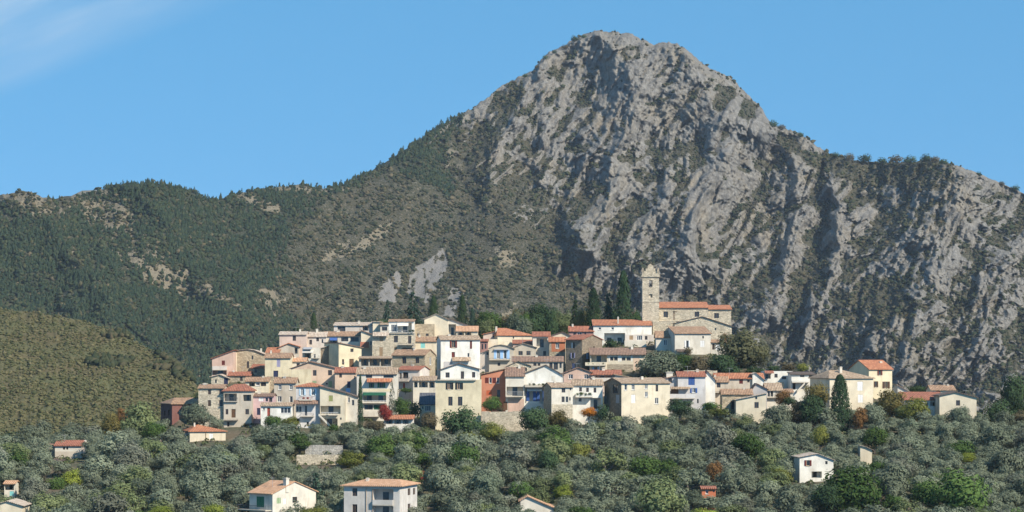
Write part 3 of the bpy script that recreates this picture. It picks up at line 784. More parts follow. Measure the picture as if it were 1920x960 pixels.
        # ---- windows, shutters, doors
        for t, side, ua, va, ub, vb, dp, col in todo:
            to = {'': F_, 'L': Lf, 'R': Rt}[side]
            def bx(mb, u0, v0, u1, v1, w0, w1, m=0):
                c = [to(u, v, w) for u in (u0, u1) for v in (v0, v1) for w in (w0, w1)]
                mb.box([min(p[i] for p in c) for i in range(3)], [max(p[i] for p in c) for i in range(3)], m)
            if t in 'ws':
                mb = MB(); bx(mb, ua, va, ub, vb, 0.17, 0.23); wo = s.part('window', mb, GL)
                fm = MB(); fw = min(0.10, (ub-ua)*0.14)
                bx(fm, ua, va, ua+fw, vb, 0.10, 0.168); bx(fm, ub-fw, va, ub, vb, 0.10, 0.168)
                bx(fm, ua+fw, va, ub-fw, va+fw, 0.10, 0.168); bx(fm, ua+fw, vb-fw, ub-fw, vb, 0.10, 0.168)
                nb = max(1, round((ub-ua)/0.9)-0)
                for q in range(1, nb+1):
                    if nb == 1 and (ub-ua) < 0.7: break
                    uu = ua+(ub-ua)*q/(nb+1); bx(fm, uu-0.045, va+fw, uu+0.045, vb-fw, 0.11, 0.168)
                s.part('frame', fm, C_('white' if t == 'w' or col in ('white', 'paleblue', 'blue') else 'tan'), wo)
                sm = MB(); bx(sm, ua-0.08, va-0.09, ub+0.08, va-0.004, -0.09, -0.004)
                s.part('sill', sm, W('offwhite'), wo)
                if t == 's':
                    sw = (ub-ua)*0.5
                    for g in (0, 1):
                        sm = MB(); e0, e1 = (ua-sw-0.02, ua-0.02) if g == 0 else (ub+0.02, ub+sw+0.02)
                        bx(sm, e0, va, e1, vb, -0.07, -0.006)
                        nsl = max(3, int((vb-va)/0.22))
                        for q in range(nsl):
                            z0 = va+0.06+(vb-va-0.12)*q/nsl; bx(sm, e0+0.05, z0, e1-0.05, z0+(vb-va-0.12)/nsl*0.6, -0.095, -0.07)
                        s.part('shutter', sm, C_(col), wo)
            elif t == 'k':
                mb = MB(); bx(mb, ua, va, ub, vb, 0.17, 0.23); wo = s.part('window', mb, GL)
                if (ub-ua) > 0.55:
                    fm = MB(); uu = (ua+ub)/2; bx(fm, uu-0.04, va, uu+0.04, vb, 0.12, 0.168); bx(fm, ua, va, ua+0.07, vb, 0.12, 0.168); bx(fm, ub-0.07, va, ub, vb, 0.12, 0.168); bx(fm, ua, vb, ub, vb+0.07, 0.12, 0.168)
                    s.part('frame', fm, C_('wood'), wo)
            elif t == 'c':
                mb = MB()
                for a, b in ((ua, (ua+ub)/2-0.015), ((ua+ub)/2+0.015, ub)):
                    bx(mb, a, va, b, vb, 0.05, 0.12)
                    nsl = max(3, int((vb-va)/0.22))
                    for q in range(nsl):
                        z0 = va+0.06+(vb-va-0.12)*q/nsl; bx(mb, a+0.05, z0, b-0.05, z0+(vb-va-0.12)/nsl*0.6, 0.02, 0.05)
                s.part('shutter', mb, C_(col))
            elif t == 'g':
                mb = MB(); bx(mb, ua, va, ub, vb, 0.15, 0.21)
                for q in (0.12, 0.55): bx(mb, ua+(ub-ua)*0.18, va+(vb-va)*q, ub-(ub-ua)*0.18, va+(vb-va)*(q+0.33), 0.125, 0.15)
                do = s.part('door', mb, C_(col)); hm = MB(); bx(hm, ub-0.2, va+0.95, ub-0.13, va+1.1, 0.07, 0.15); s.part('handle', hm, C_('metal'), do)
            elif t in 'oO':
                # things at the back of a loggia: a glazed door
                gw = min(1.1, (ub-ua)*0.35); n = max(1, int((ub-ua)/2.4))
                for q in range(n):
                    c = ua+(ub-ua)*(q+0.5)/n; mb = MB(); hh = min(vb-va-0.15, 2.1)
                    if hh < 0.5: continue
                    bx(mb, c-gw/2, va+0.05, c+gw/2, va+hh, dp-0.06, dp-0.004)
                    s.part('window', mb, GL)
        # ---- balconies, awnings, chimneys, painted fields
        for e in extra:
            k = e[0]
            if k == 'balcony':       # x0, x1, row of the slab, rail height px, depth m, rail colour, open?
                x0, x1, ys, rp, dep, colr = e[1:7]; u0, u1, z = s.U(x0), s.U(x1), s.Vv(ys)
                mb = MB(); mb.box((u0, -dep, z-0.16), (u1, -0.003, z)); bo = s.part('balcony', mb, W('greige'))
                rm = MB(); rh = rp*s.k
                if colr in PAINT and len(e) < 8:
                    n = max(3, int((u1-u0)/0.32))
                    for q in range(n+1):
                        uu = u0+0.03+(u1-u0-0.06)*q/n; rm.box((uu-0.022, -dep+0.03, z), (uu+0.022, -dep+0.07, z+rh))
                    rm.box((u0, -dep+0.02, z+rh), (u1, -dep+0.085, z+rh+0.06))
                    for ud in (u0, u1-0.05): rm.box((ud, -dep+0.09, z+rh), (ud+0.05, -0.003, z+rh+0.06))
                    s.part('railing', rm, C_(colr), bo)
                else:
                    rm.box((u0, -dep, z+0.003), (u1, -dep+0.14, z+rh)); rm.box((u0, -dep+0.142, z+0.003), (u0+0.14, -0.003, z+rh)); rm.box((u1-0.14, -dep+0.142, z+0.003), (u1, -0.003, z+rh))
                    s.part('parapet', rm, W(colr) if colr in WALLS or colr in STONES else C_(colr), bo)
            elif k in ('canopy', 'awning'):      # x0, x1, row top, row bottom, depth, roof or paint
                x0, x1, y0, y1, dep, colr = e[1:7]; u0, u1, z0, z1 = s.U(x0), s.U(x1), s.Vv(y0), s.Vv(y1)
                mb = MB(); t_ = 0.13 if k == 'canopy' else 0.05
                a = [(u0, -0.004, z0), (u1, -0.004, z0), (u1, -dep, z1), (u0, -dep, z1)]; b = [(x, y, z-t_) for x, y, z in a]
                mb.poly(a[::-1]); mb.poly(b)
                for q in range(4): mb.poly([a[q], a[(q+1) % 4], b[(q+1) % 4], b[q]])
                s.part(k, mb, T(colr) if colr in ROOFS else C_(colr), uv=True)
                if len(e) > 7:       # posts down to a row
                    n = e[8]; zp = s.Vv(e[7])
                    for q in range(n):
                        pm = MB(); uu = u0+0.12+(u1-u0-0.24)*q/max(1, n-1); pm.box((uu-0.12, -dep+0.08, zp), (uu+0.12, -dep+0.3, z1-t_-0.002)); s.part('post', pm, W('white'))
            elif k == 'chimney':     # x, top row, width px
                u, z = s.U(e[1]), s.Vv(e[2]); w = e[3]*s.k/2
                mb = MB(); y = min(d*0.45, 3.5) if len(e) < 5 else e[4]
                mb.box((u-w, y-w, z-2.6), (u+w, y+w, z-0.18)); mb.box((u-w*1.25, y-w*1.25, z-0.178), (u+w*1.25, y+w*1.25, z-0.09)); mb.box((u-w*0.7, y-w*0.7, z-0.088), (u+w*0.7, y+w*0.7, z))
                s.part('chimney', mb, W('offwhite'), s.roofo)
            elif k == 'field':       # painted field or stone field standing 2 cm proud of the wall
                x0, x1, y0, y1, m = e[1:6]; mb = MB(); mb.box((s.U(x0), -0.025, s.Vv(y1)), (s.U(x1), -0.004, s.Vv(y0)))
                s.part('wall_panel', mb, W(m) if m in WALLS or m in STONES else C_(m))
            elif k == 'aerial':      # x, foot row, top row
                u = s.U(e[1]); z0, z1 = s.Vv(e[2]), s.Vv(e[3]); y = 2.5; mb = MB(); mb.tube((u, y, z0-1), (u, y, z1), 0.035, 0.03, 5)
                mb.tube((u-0.7, y, z1-0.1), (u+0.7, y, z1-0.1), 0.03, 0.03, 4)
                for q in range(5): mb.tube((u-0.6+0.3*q, y-0.35, z1-0.1), (u-0.6+0.3*q, y+0.35, z1-0.1), 0.018, 0.018, 4)
                s.part('aerial', mb, C_('grey'))
            elif k == 'pipe':
                u = s.U(e[1]); mb = MB(); mb.tube((u, -0.08, s.Vv(e[3])), (u, -0.08, s.Vv(e[2])), 0.06, 0.06, 6); s.part('drainpipe', mb, C_('tan'))
            elif k == 'ledge':
                x0, x1, y, m = e[1:5]; mb = MB(); mb.box((s.U(x0), -0.3, s.Vv(y)-0.14), (s.U(x1), -0.003, s.Vv(y))); s.part('ledge', mb, W(m))
            elif k == 'stair':       # outside stair between two points on the front
                (xa, ya), (xb, yb_) = e[1], e[2]; n = 12; mb = MB()
                for q in range(n):
                    f0 = q/n; f1 = (q+1)/n; ua_, ub2 = s.U(xa+(xb-xa)*f0), s.U(xa+(xb-xa)*f1); z = s.Vv(ya+(yb_-ya)*f0)
                    mb.box((min(ua_, ub2), -1.3, z-0.5), (max(ua_, ub2), -0.35, z))
                s.part('stairs', mb, W('offwhite'))

def house(label, x0, x1, yb, top, wall, roof, name='house', cat='house', group='houses of the hill village', vis=None, keep=True, **kw):
    if top[0] in 'EP' and x1-x0 > 34 and name == 'house' and not any(e[0] == 'aerial' for e in kw.get('extra', ())):
        r_ = random.Random(int(x0*7)); ax = x0+(x1-x0)*r_.uniform(0.2, 0.8)
        ay = top[1]-top[2]*0.8 if top[0] == 'E' else float(np.interp(ax, [q[0] for q in top[1]], [q[1] for q in top[1]]))
        if r_.random() < 0.5: kw['extra'] = list(kw.get('extra', ()))+[('aerial', ax, ay, ay-r_.uniform(9, 15))]
        if top[0] == 'E' and not any(e[0] == 'chimney' for e in kw.get('extra', ())):
            kw['extra'] = list(kw.get('extra', ()))+[('chimney', x0+(x1-x0)*r_.uniform(0.15, 0.85), top[1]-top[2]-r_.uniform(3, 6), r_.uniform(3, 5.5))]
    v = Vol(None, x0, x1, yb, top, wall, roof, **kw)
    v.root.name = name; tag(v.root, label, cat, group)
    if keep: HOUSES.append((x0, x1, vis or yb, v.Y))
    return v
def wing(v, x0, x1, yb, top, wall, roof, **kw):
    """another volume of the same building"""
    if 'Y' not in kw: kw['Y'] = v.Y + kw.pop('dy', 0)
    else: kw.pop('dy', None)
    return Vol(v.root, x0, x1, yb, top, wall, roof, **kw)
# dry-stone terrace walls
def stone_wall(label, x0, x1, ytop, ybot, Y, mat, dep=1.2, yaw=0):
    k = Y/F; mb = MB(); L = (x1-x0)*k; n = max(4, int(L/1.5)); r = random.Random(int(x0))
    for i in range(n):
        a, b = -L/2+L*i/n, -L/2+L*(i+1)/n; mb.box((a+0.001, r.uniform(0, 0.08), -3), (b-0.001, dep, (ybot-ytop)*k+r.uniform(-0.12, 0.06)))
    o = link('stone_wall', mb.mesh('stone_wall'), W(mat), None, P((x0+x1)/2, ybot, Y), R(yaw)); tag(o, label, 'wall'); HOUSES.append((x0, x1, ybot, Y)); return o

# ---- lowest row, left to right
house('dark maroon house with a tiled hip roof at the village\'s left edge', 324, 372, 812, ('H',758,338,372,746), 'maroon','tile', yaw=24, d=9, vis=800, Y=577, wins=[('k',336,769,340,779),('k',336,794.5,346,803),('k',352,769,357,779),('k@L',302,771,306,780),('k@L',313,768,318,779),('k@L',315,796,319,806)])
v=house('small cream house with a low orange hip roof standing in front of the maroon house', 357, 422, 834, ('H',809.5,377,379,797), 'cream','orange', yaw=16, d=10, Y=556, wins=[('c',392.5,813,399,823,'white')], extra=[('pipe',386,810,834),('chimney',370,793,3)])
wing(v, 300, 357, 834, ('P',[(300,821),(357,809)]), 'grey','brown', d=7, dy=1.5)  # shaded left side of the cream house, its shade put into grey and brown
house('pale beige stone house of three floors beside the red hip-roofed house', 372, 419.5, 792, ('E',728,6), 'palestone','tile', d=8, vis=770, wins=[('k',390,730.5,395.5,739.5),('k',411,730,418,738.5),('k',390,750,395.5,761.5),('k',411,750,418,761.5),('k',391,777,396,785)], extra=[('chimney',381,718.5,8)])
v=house('tall pinkish beige house with a red hip roof and a dark corner balcony', 419.5, 471.5, 822, ('H',733.5,437,457,720), 'greige','red', d=8, vis=805, Y=571, wins=[('o',420.5,738,444,752),('o',456,740,471,752),('k',423,767,428,777),('g',434,767,441.7,783,'wood'),('k',460,767,466.7,777),('k',426,791,430,800),('k',425,806.5,429,818),('o',456.7,794,468,819)], extra=[('balcony',419,447,786.5,0.6,1.0,'metal'),('balcony',419.5,446,752,6,0.5,'metal')])
house('small pink house squeezed beside the red hip-roofed house', 472, 513, 788, ('E',743,4), 'pink','brown', d=6, vis=780, Y=575, wins=[('c',485,745.5,494,752.5,'white'),('k',498,745.5,502.5,752.5),('k',504.5,745.5,510.5,753.5),('g',481.7,765,488,778,'navy')])
house('low white cottage with a long glazed veranda', 489, 547, 790, ('E',761,5), 'white','tan', name='cottage', d=5, Y=567, vis=782, wins=[('g',501,764.5,506.5,780,'red'),('w',493,764,496.5,769),('w',526,764,545,775)])
house('tall greige house with four white-framed windows behind the white cottage', 514, 554.5, 765, ('E',718,9), 'greige','tile', d=8, vis=761, wins=[('w',521.7,720.8,527.8,730.8),('w',542.7,720.8,548.7,730.8),('w',520.5,743,527.8,753.8),('w',543,743,548.7,755)])
v=house('whitewashed house with pale blue shutters and a rounded orange roof', 555, 600, 804, ('H',725.5,578,584,717.5), 'lilac','orange', d=8, vis=797, Y=570, wins=[('s',564,729,570,741.5,'paleblue'),('s',584,729,590.7,741.5,'paleblue'),('w',554.8,761,566,773),('k',571.8,760.5,575.8,779),('o',552,784.5,562,793),('k',575,791,579,799)], extra=[('canopy',551,597,750,756.5,1.5,'brown'),('balcony',564,589,780,4,1.1,'metal'),('balcony',561,586,749.8,5,0.8,'rust')])
v=house('cream house whose roofline slopes down to the right over two loggias', 600, 648, 804, ('P',[(600,725),(648,737.5)]), 'cream','dark', d=8, vis=798, Y=569, wins=[('c',616.5,741.5,624,752.5,'olive'),('o',600.8,761,638.5,776),('o',601,784.5,633,800.5),('k',637.5,783,640.5,787)], extra=[('balcony',602,634,777.5,4,0.7,'white'),('stair',(598,776),(622,800))])
wing(v, 648, 668.5, 790, ('P',[(648,737),(668.5,744)]), 'offwhite','dark', d=6, dy=2.0, wins=[('w',652.5,745,656,755),('k',660,750,664,760)])
house('broad peach house under a long shallow gable with four square windows', 546, 628, 742, ('P',[(546,691),(581,678.5),(628,690)]), 'peach','brown', d=9, vis=720, wins=[('k',554,695,559.5,705.5),('k',570,694,576,705.5),('k',586.7,694,593.4,704.5),('k',615,694,622.5,703.8),('c',585.5,714,593.4,718.5,'palegreen'),('c',615.8,714.5,622.5,726,'palegreen'),('k',611,718,614.5,721)], extra=[('field',546.3,584,692.5,741,'paleyellow')])
house('tall peach house with a red roof and one dark blue window', 628, 668.5, 765, ('E',698.5,9), 'peach','red', d=8, vis=745, Y=592, wins=[('k',636,700,641,708),('s',651.5,715,656.5,727,'peachless') if False else ('c',651,715,657,727,'navy'),('k',667-3,705,667-1,711)], extra=[('field',648.5,657,728,736.5,'skyblue')])
v=house('house with green shutters and a dark green veranda behind the thin cypress', 669, 744, 785, ('E',701,11), 'offwhite','tan', d=9, vis=778, Y=582, wins=[('k',686,702.8,697.7,708.6),('k',719,702.8,738,708.4),('s',694.5,718,699,726.7,'green'),('s',711.5,717,718.5,726.7,'green'),('O',681,735.5,724,753),('k',683,759,699,768),('c',700.7,759,716,768,'darkgreen')], extra=[('canopy',688,736,709,715.5,1.2,'orange'),('field',680,735,729,734.5,'paleyellow'),('balcony',679,725,754.8,3.5,0.9,'white'),('awning',681,724,735.5,741,0.85,'darkgreen'),('balcony',680,712,780,9,1.6,'offwhite',1)])
house('long low shed with an orange roof on white posts', 720, 775, 798, ('M',785,5), 'white','orange', name='shed', cat='shed', d=3.5, Y=562, vis=794, oh=0.8, wins=[('O',724,786.5,736,795),('O',739.5,786.5,752,795),('O',755,786.5,766,795)])
# ---- upper left cluster
house('salmon pink house with a lean-to gable and a white balcony at top left', 397.5, 437, 706, ('P',[(397.5,672.5),(437,658)]), 'salmon','red', d=8, vis=702, wins=[('c',415.8,676,421.7,684.5,'darkred'),('O',399,694,425,703)], extra=[('balcony',399,426,693,6.5,1.0,'pinkwhite',1)])
house('tan stone house with a rounded gable next to the salmon house', 437, 492.5, 706, ('P',[(437,659.5),(452,656),(465,654.7),(478,657),(492.5,663)]), 'tanstone','pale', d=8, vis=700, Y=629, th=0.1, wins=[('k',462.5,677.5,467,690),('k',471.7,666.5,475,674)], extra=[('field',437.5,444.5,661.5,700,'cream'),('chimney',487,653,3)])
house('pale stone cottage with a tiny window below the salmon house', 396, 428, 728, ('P',[(396,706.5),(412,702.5),(428,709)]), 'palestone','pale', name='cottage', d=6, Y=616, vis=720, wins=[('k',403,711.5,406.5,718),('c',420,708.8,427.5,721,'navy')])
house('narrow stone house with a red roof strip above the red hip roof', 428.5, 470, 728, ('E',704,6), 'stone','red', d=5, Y=618, vis=720, wins=[('k',450,706.8,455,714)])
house('brown stone house with a red lean-to roof beside the tall cream house', 471.7, 496, 716, ('M',690,6), 'stone','red', d=5, Y=623, vis=708, wins=[('k',477,692,482,698.5)])
house('cream house with open terrace rooms under a tile roof', 460, 504, 742, ('E',715,7), 'cream','tile', d=6, Y=604, vis=736, wins=[('o',467,717,478,724.5),('w',480,717,487,723.5),('k',489,717,499,724)], extra=[('balcony',466,503,736.5,0.5,0.8,'metal')])
house('plain cream yellow house with a pale tile roof and dark blue door', 496.7, 545, 716, ('E',671,8.5), 'paleyellow','tile', d=8, vis=708, wins=[('c',519,673.5,525.5,688,'lilac'),('g',512.5,695,521.5,712,'navy')])
house('small orange-roofed gable house in front of the pinkish block', 522, 560, 672, ('P',[(522,652),(541,644.2),(560,650)]), 'beige','orange', d=6, vis=664, Y=651, wins=[('O',552.5,652,558,663)])
house('low house with an orange tile roof left of the small gable', 499, 523, 680, ('M',661.5,9), 'greige','orange', d=5, Y=648, vis=664)
house('pinkish house with a pale flat tile roof at the top left of the village', 524, 574, 660, ('E',627.5,5.5), 'pinkish','pale', d=8, vis=646, wins=[('k',548.7,629.5,554.8,639)])
house('white house with cluttered terraces and grey awnings', 567, 601, 682, ('F',652), 'offwhite',None, d=7, Y=642, vis=674, wins=[('O',571,663,583,672),('k',588,664,592,674)], extra=[('awning',569,586,651,654.5,1.4,'grey'),('awning',567.5,588,656.5,661,1.8,'awning'),('balcony',586,599,671,5,0.7,'white')])
house('small pale house with a chimney between pinkish block and long house', 573, 612, 658, ('E',631,8), 'pinkwhite','pale', d=6, vis=646, Y=658, wins=[('k',580,637,585,646),('k',593,633,598,640),('k',603,636,606,643)], extra=[('chimney',593,616.5,4)])
v=house('corner house with a shade-darkened rubble side and a sunlit ochre front', 636, 677, 694, ('P',[(636,643.5),(677,652)]), 'paleyellow','brown', yaw=33, d=7.5, vis=688, Y=640, wins=[('k',657,653.5,662.5,660),('k',642,673.6,645.6,683.7),('g',655,673,663,688,'wood')])
v2=wing(v, 601, 635.5, 694, ('P',[(601,653.5),(635.5,643)]), 'brownstone','pale', d=5, dy=2.5, wins=[('w',619.5,652.5,625,660)])  # brown stone side turned from the sun, its shade included in the dark colour
house('long house under a pinkish tile roof with four dark upper windows', 607, 677, 660, ('E',630,8), 'offwhite','tile', d=8, vis=646, Y=659, wins=[('O',618,633.6,633,642.5),('k',639.5,632,653,640),('k',657,632,672.7,640.5)], extra=[('awning',618.5,632.5,632.5,638,0.8,'blue')])
wing(_ if False else v, 677, 699, 690, ('P',[(677,620),(699,628)]), 'cream','brown', d=7, dy=16, wins=[('k',694,640,697,647)], extra=[('canopy',676,692,641,651,2.0,'red')])
v=house('topmost pinkish white house with flat tile roof and dark openings', 626, 713, 640, ('M',610.5,6), 'pinkwhite','pale', d=7, vis=624, Y=676, wins=[('k',633,612,647.6,621),('O',680,611.5,691,620)], extra=[('chimney',672,601,4)])
wing(v, 699, 713, 640, ('P',[(699,603.5),(713,604)]), 'cream','pale', d=7.5, dy=-1.0)
house('narrow low house between the pinkish white house and the terrace house', 713, 729, 640, ('E',609,3), 'offwhite','tan', d=6, vis=622, Y=672, wins=[('k',716,613,726,620)])
house('big beige rubble house with a roof terrace in the middle of the top row', 698, 777, 690, ('F',624), 'palestone',None, d=8, vis=668, Y=650, wins=[('k',738.6,629.5,746,641.8),('k',765,630,771,644),('c',711.8,630,718.5,640,'tan'),('c',711.5,651,717.6,667.5,'tan'),('c',739,650,745,659,'tan'),('O',754,652,774,657.5)], extra=[('canopy',699,729,622.5,629.3,1.0,'pale'),('balcony',747,776,645.8,1.6,1.0,'metal'),('balcony',729,777,624.3,4,0.3,'metal')])
house('white top-floor house with a wide terrace roof and awning', 729, 776, 634, ('M',602.8,4), 'white','tile', d=6, Y=659, vis=623, wins=[('w',733,608.6,744,622.5),('O',746,605,772,622.5)], extra=[('awning',745,766,605,611,1.1,'awning'),('balcony',746,777,623.5,4,0.5,'grey')])
house('flat-topped tan stone block with two small square windows', 776, 814, 648, ('F',607.5), 'tanstone',None, d=7, Y=664, vis=634, wins=[('k',782,625.3,787,630),('k',798,625.3,803.6,630)])
v=house('tall cream house with a blank gable at the village top', 795.5, 839.5, 650, ('P',[(795.5,598),(818,588.5),(839.5,598.5)]), 'cream','pale', d=8, Y=668, vis=632, th=0.09)
wing(v, 839.5, 878, 650, ('P',[(839.5,597),(878,610.5)]), 'offwhite','dark', d=7, dy=1.5, wins=[('O',841,608,855,629)])
house('veranda house with a short orange tile roof and cream pillars', 855.7, 896, 650, ('M',621,9), 'cream','apricot', d=5, Y=664, vis=634, wins=[('O',857.7,622.5,870,632),('O',872,622.5,883.5,632)])
house('low house with an orange tile roof and white wall band left of the peach gable', 531, 574, 706, ('E',677.5,6), 'offwhite','apricot', d=5, Y=621, vis=690, wins=[('k',540,681,545,688),('k',556,681,562,689)])
# ---- centre
house('white house with dark red shutters under a brown tile roof', 826.5, 900, 694, ('E',637,7.5), 'white','tan', yaw=9, d=7.5, vis=690, wins=[('s',847,638.5,853.5,652,'darkred'),('c',881,639.5,885,654,'darkred'),('g',847,660,853,670,'darkred'),('k',876.7,662,880,669)], extra=[('canopy',847.6,882,669.5,676,0.9,'tan'),('field',832,848,678,690,'grey')])
house('low dark red annex right of the white shuttered house', 900.5, 915, 680, ('E',640,3.5), 'darkpink','red', d=6, Y=656, vis=660, wins=[('k',903,645,906,655),('k',909,645,912,654)])
house('cream house with one turquoise shutter under a red-brown roof strip', 775, 819, 670, ('E',640,8), 'cream','tile', d=7, vis=656, Y=657, wins=[('c',788.7,642.8,796.8,652.6,'turq')])
v=house('tan stone house with two dark windows and a tan tile roof', 735, 797, 706, ('E',666,10), 'tanstone','tile', yaw=-18, d=7.5, vis=690, wins=[('k',754,669.5,761.6,681.7),('k',779,670,786,681),('w@R',805,670,808,684)])
house('grey loggia house with white posts under a flat roof edge', 673, 735, 700, ('M',672,3), 'greige','tan', d=6, Y=634, vis=690, oh=0.7, wins=[('o',677,673.5,691,686),('o',693,673.5,712,686),('O',714,673.5,733,686)], extra=[('balcony',674,734,688.5,1.5,0.4,'grey')])
house('cream house with a bright red roof and a railed balcony', 746, 787, 760, ('E',693.5,6.5), 'pinkwhite','red', yaw=-17, d=7, vis=737, Y=596, wins=[('k',749.5,699,752.8,710),('k',755.5,698,765.5,709.5),('c',755.5,718,759.5,729,'red')], extra=[('balcony',747,768,714,6,1.0,'metal')])
v=house('cream loggia house under a mossy tan roof left of the tall yellow house', 774.5, 817, 760, ('M',713.5,7), 'offwhite','tan', d=6, vis=733, Y=590, wins=[('o',776.5,716,783,726.5),('o',785.5,716,802,726.5),('O',805,716,815,727)])
v=house('lean-to with a grey slate roof over a cream wall', 787, 816.5, 800, ('M',758,19), 'cream','slate', name='annex', d=5.5, Y=576, vis=788, wins=[('w',796.5,760.5,808,771),('k',791,762,794,767)])
v=house('tall pale yellow house with a white gabled attic and dark shutters', 816.5, 902, 806, ('F',712), 'paleyellow',None, d=9, Y=566, vis=800, wins=[('s',839.7,717,846.5,730,'black'),('s',857.5,717,864.5,730,'black'),('k',840.5,743.8,848.5,760.6),('k',858.5,743.8,867,760.6),('k',844,768.5,846,771)], extra=[('ledge',817,893,712.3,'offwhite'),('balcony',820,892,712,1.2,0.5,'metal')])
wing(v, 826, 898, 713, ('P',[(826,693.5),(860,682),(898,692.5)]), 'white','dark', d=7, dy=1.0, wins=[('k',835.4,698.3,843,708),('k',864,696.3,870,710),('k',885,697.5,891,708)])
house('orange-red house with a slanting roof and red shutters', 902, 948, 775, ('P',[(902,702),(948,691.5)]), 'terracotta','tan', d=8, Y=579, vis=756, wins=[('w',917,708,922,718.5),('w',931,708,936,718.5),('c',909.3,708,916.3,718.5,'darkred'),('c',923.5,708,930,718.5,'darkred'),('c',912,732,922,741.5,'orange'),('k',932,731,938,745)])
v=house('house with a brown tile roof, glazed balcony and pink ground floor', 948, 983, 775, ('E',705,15.5), 'offwhite','brown', d=8, Y=576, vis=767, wins=[('O',950,725,981,742.5)], extra=[('balcony',949,981,743,8.5,1.2,'grey'),('field',952.5,983,748,772,'salmon'),('field',944,951.5,753,769,'wood')])
house('long terrace house with a broad white gable and bright blue shutters', 983, 1055, 775, ('P',[(983,701),(1023.5,685),(1055,703)]), 'white','dark', d=9, Y=577, vis=757, wins=[('O',985,727,1023.5,756)], extra=[('balcony',984,1024,724.5,3.5,1.7,'greige',1),('awning',988,1016,728.5,733,0.6,'white'),('field',1034,1041,704.5,714,'offwhite')])
for x in (987, 1000, 1006, 1017.5):
    vv = bpy.data.objects  # shutters of the recess
_terr = [o for o in COL.objects if o.get('label','').startswith('long terrace house with a broad white gable')][0]
for i, x in enumerate((987, 999.5, 1006.3, 1017.5)):
    mb = MB(); kk = 577/F
    x0 = (x-1019)*kk; mb.box((x0, 0.35, (775-752)*kk), (x0+5.6*kk, 0.42, (775-733.5)*kk))
    for q in range(8):
        z0 = (775-752)*kk+0.1+q*0.27; mb.box((x0+0.08, 0.30, z0), (x0+5.6*kk-0.08, 0.35, z0+0.17))
    link('shutter', mb.mesh('shutter'), C_('blue'), _terr)
mb = MB(); mb.box(((987-1019)*kk, 0.3, (775-760)*kk), ((1011-1019)*kk, 0.5, (775-752.5)*kk)); link('parapet', mb.mesh('parapet'), W('white'), _terr)
house('square off-white house with paired windows and a mossy tile edge', 1034, 1074, 790, ('E',726,7.5), 'offwhite','tan', yaw=14, d=7, side_wall='stone', Y=568, vis=780, wins=[('k',1053,727.5,1060,736),('k',1068.5,727,1071,732),('k',1053,743.5,1058.7,754),('k',1060.8,743.5,1065.3,754),('k',1067.3,745,1070,751)], extra=[('field',1034.5,1073.5,758,788,'palestone')])  # left wall in a darker stone, standing for its shaded side
house('peach gable house with two white-framed windows', 1057, 1109, 735, ('P',[(1057,700),(1084.5,689.5),(1109,698)]), 'salmon','brown', d=8, vis=711, wins=[('w',1066,702,1074,710.5),('w',1095,702,1103,710.5)])
house('white house with a plant-filled balcony under a tan roof', 1074, 1130, 785, ('E',722,10), 'white','tan', d=7.5, Y=575, vis=770, wins=[('k',1086,726.5,1091,734),('k',1099,727,1104,735),('k',1113,727,1118,736),('k',1085,746.5,1090.6,753),('O',1107,746,1127,767)], extra=[('balcony',1079,1111,743.8,5.5,1.4,'white',1)])
# ---- centre top
v=house('cream house with a big fan-shaped orange hip roof and a chimney', 933, 998, 665, ('H',629.5,940,957,614.5), 'cream','orange', yaw=12, d=10, Y=662, vis=650, wins=[('k',961.5,631,964,635)], extra=[('chimney',935.5,611.5,3.5)])
wing(v, 906, 936, 665, ('P',[(906,627),(936,620)]), 'pinkish','orange', d=8, dy=3, wins=[('k',924,627.5,931,633)])
wing(v, 914, 934, 672, ('F',636), 'cream',None, d=4, dy=-2)
v=house('grey-beige house with an arched gable and a row of light blue shutters', 917, 963, 692, ('P',[(917,653),(927,648),(939.6,646.3),(952,648.5),(963,653)]), 'greige','pale', d=8, Y=641, vis=684, th=0.09, wins=[('w',931.5,656.5,937,673),('w',944.5,656.5,949.5,673),('k',933,680,938,686)], extra=[('balcony',918,957,674.3,2.5,0.9,'metal'),('field',926.2,931,656.5,673,'skyblue'),('field',937.8,943.8,656.5,673,'skyblue'),('field',950,955.5,656.5,673,'skyblue'),('awning',926,955,654,655.5,0.6,'grey')])
wing(v, 884, 917, 692, ('P',[(884,668),(917,656.5)]), 'pinkwhite','pale', d=7, dy=1.0, th=0.09, wins=[('k',912,660,916,665.5),('k',884.8,672,889.5,677.5)])
house('grey house with a low gable and two square windows', 963, 1005, 684, ('P',[(963,651),(981.5,644),(1005,651)]), 'greige','pale', d=8, Y=648, vis=669, th=0.1, wins=[('k',972,658.3,980,665.8),('k',987,658,995,665.8)])
house('narrow house with a strip of broken red roof between grey gable and fan roof', 962, 1003, 672, ('M',644,6), 'pinkish','red', d=4, Y=657, vis=648)
v=house('pale house with a huge dark garage-like opening under an orange roof', 999, 1031, 684, ('E',630.5,8), 'offwhite','red', d=7, Y=651, vis=668, wins=[('O',1006,634,1026,651.5),('k',1018.5,658,1024,667)])
wing(v, 1031, 1070, 684, ('P',[(1031,630.5),(1054.7,622.5),(1070,630)]), 'cream','dark', d=7, dy=1.0)
house('small house painted brick red with one window under an orange roof', 1030, 1060, 684, ('E',640.5,8), 'stone','orange', d=6, Y=646, vis=668, wins=[('w',1042,643.8,1048,653),('k',1044,664,1048,669)], extra=[('field',1034,1041.7,642.5,659.5,'orangered'),('field',1048.6,1059.5,642.5,659.5,'orangered'),('field',1041.9,1048.4,655,659.5,'orangered')])
